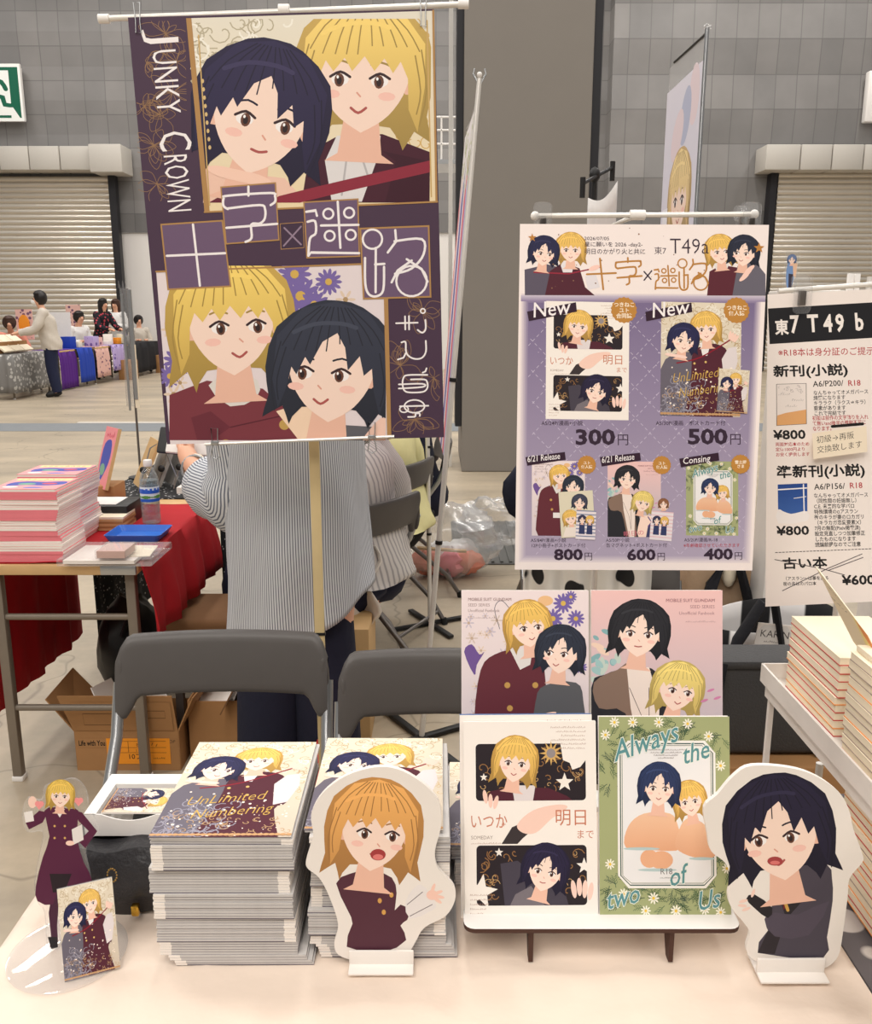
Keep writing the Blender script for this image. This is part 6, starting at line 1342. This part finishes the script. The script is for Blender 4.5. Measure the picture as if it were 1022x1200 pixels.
# black boxed set, card pile, tray, case, cards
bb = thing('black_box', 'black boxed booklet set with white label behind the pink piles', 'box', (-1.075, 2.98, RT)); x_ = W(150, 600, 2.9).x
MB().box((x_-.07, 2.95, RT+.035), (.155, .16, .07), bev=.002).build('body', 'black', bb); MB().box((x_-.09, 2.95, RT+.0715), (.11, .12, .002)).build('label_sheet', 'white', bb)
cpile = thing('card_pile', 'cream-topped pile of cards on a wooden block behind the blue tray', 'cards', (0, 0, 0)); p = G(134, 622, RT)
for k in range(6): MB().box((p.x-.02+.001*(k % 2), p.y+.06, RT+.005+k*.0075), (.10, .13, .0072), rot=(0, 0, .02*(k % 3))).build('card', ('wood', 'kraft', 'wood', 'kraft', 'wood', 'cream')[k], cpile, smooth=0)
p = G(154, 637, RT); tr = MB(); tx, ty = p.x, p.y+.075
prof = rrect(-.075, -.075, .075, .075, .012)
def trf(u, v):
    k = u*len(prof); a = prof[int(k) % len(prof)]; s = (1.0 if v < .01 else (1.16 if v < .5 else (1.13 if v < .8 else .97))); z = (.002 if v < .01 else (.024 if v < .5 else (.024 if v < .8 else .004)))
    return Vector((tx+a[0]*s, ty+a[1]*s*.85, RT+z))
tr.grid(trf, len(prof), 3); tr.prism([(x*.98, y*.83) for x, y in prof], Matrix.Translation((tx, ty, RT+.005)), .004)
tag(tr.build('coin_tray', 'tray', smooth=0, loc=(tx, ty, RT)), 'blue plastic coin tray on the red cloth', 'tray')
p0, p1 = G(70, 665, RT), G(178, 660, RT); cs = thing('document_case', 'clear plastic case of papers lying at the corner of the red table', 'case', (p0.x, p0.y, RT)); cx_, cy_ = (p0.x+p1.x)/2, p0.y+.105
MB().box((cx_, cy_, RT+.011), (.265, .20, .020), bev=.003).build('shell', 'clear', cs, smooth=0); MB().box((cx_-.02, cy_, RT+.009), (.20, .17, .010)).build('papers', 'paper', cs, smooth=0); MB().box((cx_+.06, cy_+.01, RT+.0155), (.09, .12, .002), rot=(0, 0, .1)).build('slip', 'cream', cs, smooth=0)
p = G(130, 655, RT+.021); cb = thing('card_case', 'small clear box of pinkish cards on the document case', 'box', (p.x, p.y, RT+.021))
MB().box((p.x, p.y+.045, RT+.034), (.085, .10, .025), bev=.002).build('shell', 'clear', cb, smooth=0); MB().box((p.x, p.y+.045, RT+.033), (.078, .09, .020)).build('cards', mat('rosy_card', (206, 170, 160), .6), cb, smooth=0)
# water bottle
p = G(178, 613, RT); bo = thing('water_bottle', 'clear water bottle with blue label and white cap on the red cloth', 'bottle', tuple(p))
MB().lathe([(0, 0), (.026, 0), (.0305, .006), (.0305, .03), (.029, .034), (.0305, .038), (.0305, .058), (.029, .062), (.0305, .066), (.0305, .150), (.026, .168), (.015, .184), (.0125, .19), (.0125, .2)], p, 28).build('bottle_body', 'bottle', bo)
MB().lathe([(0, .004), (.028, .005), (.0285, .03), (.0275, .034), (.0285, .1), (.0285, .148), (0, .149)], p, 24).build('water', 'bottle', bo)
MB().lathe([(.0311, .078), (.0311, .128)], p, 28).build('label_band', mat('bottle_label', (226, 236, 244), .4), bo)
MB().lathe([(.0314, .078), (.0314, .088)], p, 28).build('label_stripe', 'blue', bo)
m = MB()
for k in range(28):
    a = k/28*6.283; h_ = .010+.007*abs(math.sin(k*1.7)); m.box(p+Vector((.0313*math.cos(a), .0313*math.sin(a), .106+h_/2)), (.007, .0008, h_), rot=(0, 0, a+math.pi/2))
m.build('label_print', 'blue', bo); m = MB()
for k in range(28):
    a = k/28*6.283; m.box(p+Vector((.0313*math.cos(a), .0313*math.sin(a), .094)), (.007, .0008, .007+.004*math.sin(k)), rot=(0, 0, a+math.pi/2))
m.build('label_print', mat('label_green', (90, 150, 70), .5), bo)
m = MB(); m.lathe([(.0135, .194), (.0145, .196), (.0145, .212), (.013, .215), (0, .215)], p, 24); m.build('cap', 'white', bo)
# items on the patterned cloth
ez = thing('wire_easel', 'wire easel with black pegs on the patterned cloth', 'easel', (-.98, 3.55, RT))
for dx in (0, .06, .12):
    b_ = Vector((-1.17+dx, 3.45+dx*.6, RT)); MB().tube([b_, b_+Vector((.05, .03, .17)), b_+Vector((.10, .02, .20)), b_+Vector((.14, .10, 0))], .003, 6).build('wire', 'steel', ez); MB().ball(b_+Vector((.03, -.012, .09)), (.014, .009, .014), n=10).build('peg', 'black', ez)
for k, (dx, rz) in enumerate(((0, .5), (.05, .55), (.09, .6))): MB().box((-1.15+dx, 3.52+dx, RT+.105), (.012, .15, .20), rot=(0, R(24), rz)).build('card_board', ('wood', 'grey', 'grey')[k], ez, smooth=0)
p = G(232, 578, RT); MBx = MB(); MBx.box(p+Vector((0, .05, .012)), (.16, .12, .024)); tag(MBx.build('paper_pile', 'paper', smooth=0, loc=tuple(p)), 'white paper pile under the hand of the pinstriped person', 'paper')
MB_ = MB(); MB_.box(p+Vector((-.01, .08, .036)), (.07, .06, .022), bev=.004); tag(MB_.build('small_box', 'blue', loc=tuple(p)), 'small blue box on the white paper pile', 'box')
# clear-sleeved narrow display on the far half
p = G(165, 560, RT); cr = thing('banner_stand', 'thin tabletop pole with narrow clear-sleeved strip topped by crown points', 'banner stand', tuple(p)); tz = W(160, 338, p.y).z
MB().tube([p, Vector((p.x, p.y, tz))], .005, 8).build('pole', 'darksteel', cr); MB().lathe([(0, 0), (.05, 0), (.05, .006), (0, .008)], p, 20).build('base', 'black', cr)
z2_ = W(160, 475, p.y).z; m = MB(); m.box((p.x-.012, p.y-.012, (tz+z2_)/2), (.034, .004, tz-z2_), rot=(0, R(1), 0)); m.build('sleeve', 'film', cr, smooth=0)
m = MB(); m.box((p.x+.010, p.y-.006, (tz+z2_)/2+.01), (.014, .012, tz-z2_-.03)); m.box((p.x-.018, p.y-.016, (tz+z2_)/2-.02), (.008, .006, tz-z2_)); m.build('strip', 'steel', cr, smooth=0)
for k in range(4): 
    q = Vector((p.x-.026+k*.014, p.y-.01, tz)); MB().tube([q, q+Vector((.002*(k-1.5), 0, .03))], [.004, .0015], 6).build('crown_point', 'clear', cr)
q = Vector((p.x+.012, p.y-.008, z2_+.02)); MB().box(q+Vector((0, 0, .10)), (.018, .004, .26)).build('paper_tail', 'cream', cr, smooth=0)
# ---------------------------------------------------------------- cartons on the floor
def carton(label, x0, x1, y0, dep, h, flap, z=0):
    t = thing('cardboard_box', label, 'box', ((x0+x1)/2, y0+dep/2, z)); m = MB(); k = .004
    m.box(((x0+x1)/2, y0, z+h/2), (x1-x0, k, h)); m.box(((x0+x1)/2, y0+dep, z+h/2), (x1-x0, k, h)); m.box((x0, y0+dep/2, z+h/2), (k, dep, h)); m.box((x1, y0+dep/2, z+h/2), (k, dep, h)); m.box(((x0+x1)/2, y0+dep/2, z+.003), (x1-x0, dep, k)); m.build('body', 'kraft', t, smooth=0)
    return t
x0c, x1c, yc_ = W(92, 880, 2.55).x, W(212, 880, 2.55).x, 2.535
zf = W(150, 857, yc_).z
bxc = carton('open cardboard box with orange shipping label under the left table', x0c, x1c, yc_, .24, zf, 1)
def flapq(a, b_, c_, d_, name='flap'): m = MB(); m.grid(lambda u, v: (Vector(a)*(1-u)+Vector(b_)*u)*(1-v)+(Vector(d_)*(1-u)+Vector(c_)*u)*v, 1, 1); m.build(name, 'kraft', bxc, smooth=0, thick=.004)
ft = zf+.125
flapq((x0c, yc_, zf), (x1c, yc_, zf), (x1c-.006, yc_-.02, ft), (x0c-.035, yc_-.02, ft)); flapq((x0c, yc_, zf), (x0c, yc_+.24, zf), (x0c-.10, yc_+.26, zf+.10), (x0c-.075, yc_-.01, zf+.11)); flapq((x1c, yc_, zf), (x1c, yc_+.24, zf), (x1c+.08, yc_+.22, zf+.12), (x1c+.05, yc_, zf+.11))
cv = Canvas(.205, .09, ((0, 0), (205, 0), (205, 90), (0, 90)), dz=6e-5); cv.rect(0, 0, 205, 90, (240, 152, 44)); LN = (90, 60, 30)
for P in ([(12, 10), (12, 68)], [(12, 10), (192, 10)], [(12, 32), (192, 32)], [(12, 50), (192, 50)], [(70, 10), (70, 50)], [(130, 10), (130, 50)]): cv.line(P, 1.4, LN)
cv.text('8', 96, 28, 17, LN); cv.text('1', 92, 48, 15, LN); cv.text('10ブ', 66, 72, 24, (60, 40, 26), bold=.01); wiggle(cv, 150, 72, 36, 6, LN, 3, 1.2); cv.line([(146, 24), (150, 16)], 2, LN); cv.line([(160, 28), (164, 20)], 2, LN)
kx = W(125, 868, yc_).x; ky = W(125, 895, yc_-.003).z
sheet('shipping_label', cv, Matrix.Translation((kx, yc_-.004, ky)) @ Matrix.Rotation(R(90), 4, 'X') @ Matrix.Diagonal((.95, .95, 1, 1)), bxc, t=.0006, back='orange')
cv = Canvas(.31, .03, ((0, 0), (310, 0), (310, 30), (0, 30)), dz=6e-5)
cv.text('Life with You', 6, 24, 25, (20, 14, 12), fit=82, bold=.025); cv.text('TOP', 274, 16, 15, (60, 44, 34), shear=.2)
o = sheet('handwriting', cv, Matrix.Translation((x0c+.004, yc_-.0035, zf-.052)) @ Matrix.Rotation(R(90), 4, 'X'), bxc, t=.0003, back='kraft')
cv = Canvas(.3, .1, ((0, 0), (300, 0), (300, 100), (0, 100)), dz=6e-5)
for P in ([(30, 40), (150, 40), (150, 80), (30, 80)], [(200, 30), (280, 30), (280, 56), (200, 56)]): cv.line(P, 1.6, (96, 66, 40), closed=True)
o = sheet('printed_panel', cv, Matrix.Translation((x0c+.006, yc_-.006, zf+.006)) @ Matrix.Rotation(R(99), 4, 'X'), bxc, t=.0003, back='kraft')
for k, (dx, dy) in enumerate(((.08, .06), (.15, .10), (.2, .05))): MB().box((x0c+dx, yc_+dy+.06, zf+.01), (.004, .14, .2), rot=(.3*k-.2, R(20*k-25), .4*k)).build('paper', 'paper', bxc, smooth=0)
b2c = carton('dark-sided cardboard box with white papers, right of the labelled box', -.775, -.62, 2.60, .34, .20, 1); MB().box((-.70, 2.76, .19), (.13, .30, .008), rot=(R(4), R(-18), 0)).build('paper', 'paper', b2c, smooth=0)
MB().box((-.63, 2.68, .24), (.004, .3, .12), rot=(0, R(28), 0)).build('flap', 'kraftin', b2c, smooth=0)
p = W(412, 868, 2.05); rc = thing('cardboard_box', 'low cardboard box with a red printed lid behind the front chairs', 'box', (p.x, 2.1, 0))
MB().box((p.x-.03, 2.15, .10), (.20, .26, .20), bev=.003).build('body', 'kraft', rc); MB().box((p.x-.02, 2.13, .225), (.19, .24, .05), bev=.003).build('lid', mat('red_carton', (196, 34, 38), .5), rc); 
p = W(405, 752, 2.75); MBx = MB(); MBx.box((p.x, 2.85, .20), (.16, .3, .40), bev=.003); tag(MBx.build('wooden_crate', 'wood', loc=(p.x, 2.85, 0)), 'light wooden crate edge showing over the right-hand front chair', 'crate')
bgp = thing('backpack', 'dark bag on the floor under the middle of the left table', 'bag', (-1.10, 3.05, 0)); crump(-1.10, 3.05, .20, .11, .14, .20, 12, .15).build('body', 'black', bgp); MB().tube([(-1.08, 2.92, .3), (-1.04, 2.90, .4), (-1.02, 2.92, .3), (-1.04, 2.93, .1)], .010, 8, flat=1.8).build('strap', 'leather', bgp)
st2 = thing('stool_seat', 'brown low padded stool beside the red cloth drop', 'stool', (-.72, 2.86, 0)); MB().box((-.72, 2.86, .40), (.30, .3, .05), bev=.02, seg=3).build('seat', 'kraftin', st2); 
for dx in (-.12, .12):
    for dy in (-.12, .12): MB().box((-.72+dx, 2.86+dy, .19), (.025, .025, .38)).build('leg', 'darksteel', st2)
# ---------------------------------------------------------------- the far row of tables
def fx(Y): return -6.74+.055*(Y-14.2)
def far_y(px):
    lo_, hi = 12.0, 30.0
    for _ in range(40):
        md = (lo_+hi)/2; z = md*math.cos(TH)+.7*math.sin(TH); q = 511+fx(md)*FPX/z
        if q < px: lo_ = md
        else: hi = md
    return lo_
def fartable(pxa, pxb, label): 
    ya, yb_ = far_y(pxa), far_y(pxb); xm = fx((ya+yb_)/2); t = folding_table(label, xm-.46, xm, ya, yb_, .70); t['group'] = 'far row of tables'; return t
for a, b_, l in ((12, 62, 'far table under the grey leaf-patterned cloth'), (67, 106, 'far table under the violet and blue cloths'), (109, 145, 'far table under the pink and lavender cloths'), (147, 188, 'far table under the black cloth')): fartable(a, b_, l)
for a, b_, mt, dr, l in ((10, 64, 'greypat', .60, 'grey leaf-patterned cloth on the nearest far table'), (65, 87, 'purple', .68, 'violet cloth behind the standing shopper'), (87.5, 108, 'royal', .62, 'royal blue cloth on the far tables'), (108.5, 127, 'pinkpat', .58, 'pink printed cloth on the far tables'), (127.5, 145.5, 'lavpat', .50, 'lavender printed cloth on the far tables'), (146, 188, 'blackcloth', .62, 'black cloth at the far end of the far tables')):
    ya, yb_ = far_y(a), far_y(b_); xm = fx((ya+yb_)/2)
    drape('tablecloth', l, xm-.47, xm+.012, ya, yb_, .708, mt, front=.60 if a < 20 else .0, left=0, right=dr, seed=a, fall=.05)
def onfar(px, dx=-.2): Y = far_y(px); return Vector((fx(Y)+dx, Y, .712))
tl = onfar(22); dp = thing('display_rack', 'cream slanted display rack on the grey cloth of the far row', 'display rack', tuple(tl))
for k in range(3): MB().box(tl+Vector((-.05, .35*k-.1, .16)), (.40, .32, .03), rot=(0, R(38), 0), bev=.005).build('slanted_board', 'cream', dp); MB().box(tl+Vector((.0, .35*k-.1, .10)), (.03, .3, .18)).build('support', 'kraft', dp)
for px, wd, h, z, mt, lb in ((2, .30, .46, .20, 'lavpat', 'violet and white upright poster at the left edge of the far row'), (72, .28, .52, .18, 'pinkpat', 'orange and white upright poster behind the standing shopper'), (108, .45, .60, .05, 'shirtwhite', 'white upright panel behind the floral-bloused person'), (176, .3, .6, .2, 'pinkpat', 'pale poster board at the end of the far row')):
    q = onfar(px if px < 150 else 160, -.6 if px < 150 else -1.3); t = thing('poster_board', lb, 'poster', (q.x, q.y, 0)); MB().box(q+Vector((0, 0, z+h/2)), (wd, .03, h), rot=(0, 0, .1)).build('board', mt, t, smooth=0); MB().box((q.x, q.y+.03, .36), (.03, .03, .72+z)).build('post', 'darksteel', t)
    if px == 72: MB().ball(q+Vector((.0, -.03, z+h*.5)), (.10, .006, .17), n=12).build('motif', 'orange', t)
q = onfar(46, -1.3); t = thing('pole', 'thin black pole in front of the left shutter', 'pole', (q.x, q.y, 0)); MB().tube([(q.x, q.y, 0), (q.x, q.y, W(48, 330, q.y).z)], .02, 8).build('shaft', 'black', t); MB().lathe([(0, 0), (.2, 0), (.2, .02), (0, .03)], (q.x, q.y, 0), 16).build('base', 'black', t)
rg = random.Random(4)
for i, px in enumerate((82, 96, 104, 116, 124, 131, 137, 142, 148, 156, 164)):
    q = onfar(px, rg.uniform(-.32, -.12)); hgt = rg.uniform(.06, .22); mt = ('paper', 'royal', 'cream', 'lavpat', 'kraft', 'pinkpat', 'whitecloth', 'paper', 'orange', 'cream', 'grey')[i]
    cn = ('white', 'deep blue', 'cream', 'lavender', 'brown', 'pink-spotted', 'off-white', 'tall white', 'orange', 'tall cream', 'grey')[i]
    o = MB(); o.box(q+Vector((0, 0, hgt/2)), (rg.uniform(.12, .22), rg.uniform(.12, .2), hgt), rot=(0, 0, rg.uniform(-.4, .4)), bev=.004); tag(o.build('goods_box', mt, loc=tuple(q)), cn+' box of goods on the far tables, number of similar ones beside it' if 0 else cn+' goods box standing on the far row of tables', 'box')
def fp(label, px, dx, py_head, face, top, bottom, **k):
    lo_, hi = 12.0, 34.0
    for _ in range(40):
        md = (lo_+hi)/2; q = 511+(fx(md)+dx)*FPX/(md*math.cos(TH)+.5*math.sin(TH))
        if q < px: lo_ = md
        else: hi = md
    return person(label, fx(lo_)+dx, lo_, face, top, bottom, **k)
person('standing shopper in a beige knit top and navy trousers at the grey-clothed far table', W(60, 400, 14.9).x, 14.9, -70, 'knit', 'jeans', arms='reach', h=1.66, lean=.08, mask=True, bulk=1.25)
fp('seated brown-haired person in an orange top bending over, far left', 16, -.85, 400, 20, 'coral', 'navy', pose='sit', hair='brown', lean=.45, arms='fold', h=1.62)
fp('seated person in a white shirt behind the blue far cloth', 88, -1.0, 380, 55, 'shirtwhite', 'navy', pose='sit', arms='fold', lean=.15, h=1.72)
fp('standing long-haired person in a dark floral blouse at the far tables', 118, -.75, 350, 60, 'floral', 'blackcloth', longhair=.35, arms='reach', h=1.60, lean=.12)
fp('standing brown-haired person in a white top beside the floral blouse', 139, -.8, 360, -10, 'shirtwhite', 'lavpat', hair='brown', arms='fold', h=1.60, longhair=.2)
fp('dark-haired person in navy at the far end of the far tables', 186, -.6, 370, 80, 'navy', 'navy', arms='reach', h=1.62, longhair=.2)
fp('seated person in pale clothes near the far end of the far tables', 163, -.62, 380, 30, 'knit', 'grey', pose='sit', arms='fold', h=1.6)
q = onfar(36, -.75); o = MB(); o.ball(q+Vector((0, 0, .14)), (.17, .17, .2), n=14); o.lathe([(.14, -.7), (.16, 0), (.1, .1)], q, 12); tag(o.build('black_bag', 'black', loc=tuple(q)), 'black rounded bag behind the grey-clothed far table', 'bag')
for px, lb in ((146, 'kraft carton standing on the floor before the black far cloth'), (188, 'kraft carton on the floor at the far right end of the far tables')):
    Y = far_y(px)-.2; x = fx(Y)+.12; o = MB(); o.box((x, Y, .2), (.3, .34, .40), bev=.01); tag(o.build('cardboard_box', 'kraft', loc=(x, Y, 0)), lb, 'box')
for o in list(bpy.data.objects):
    if 'used' in o: del o['used']
    if 'u' in o: del o['u']
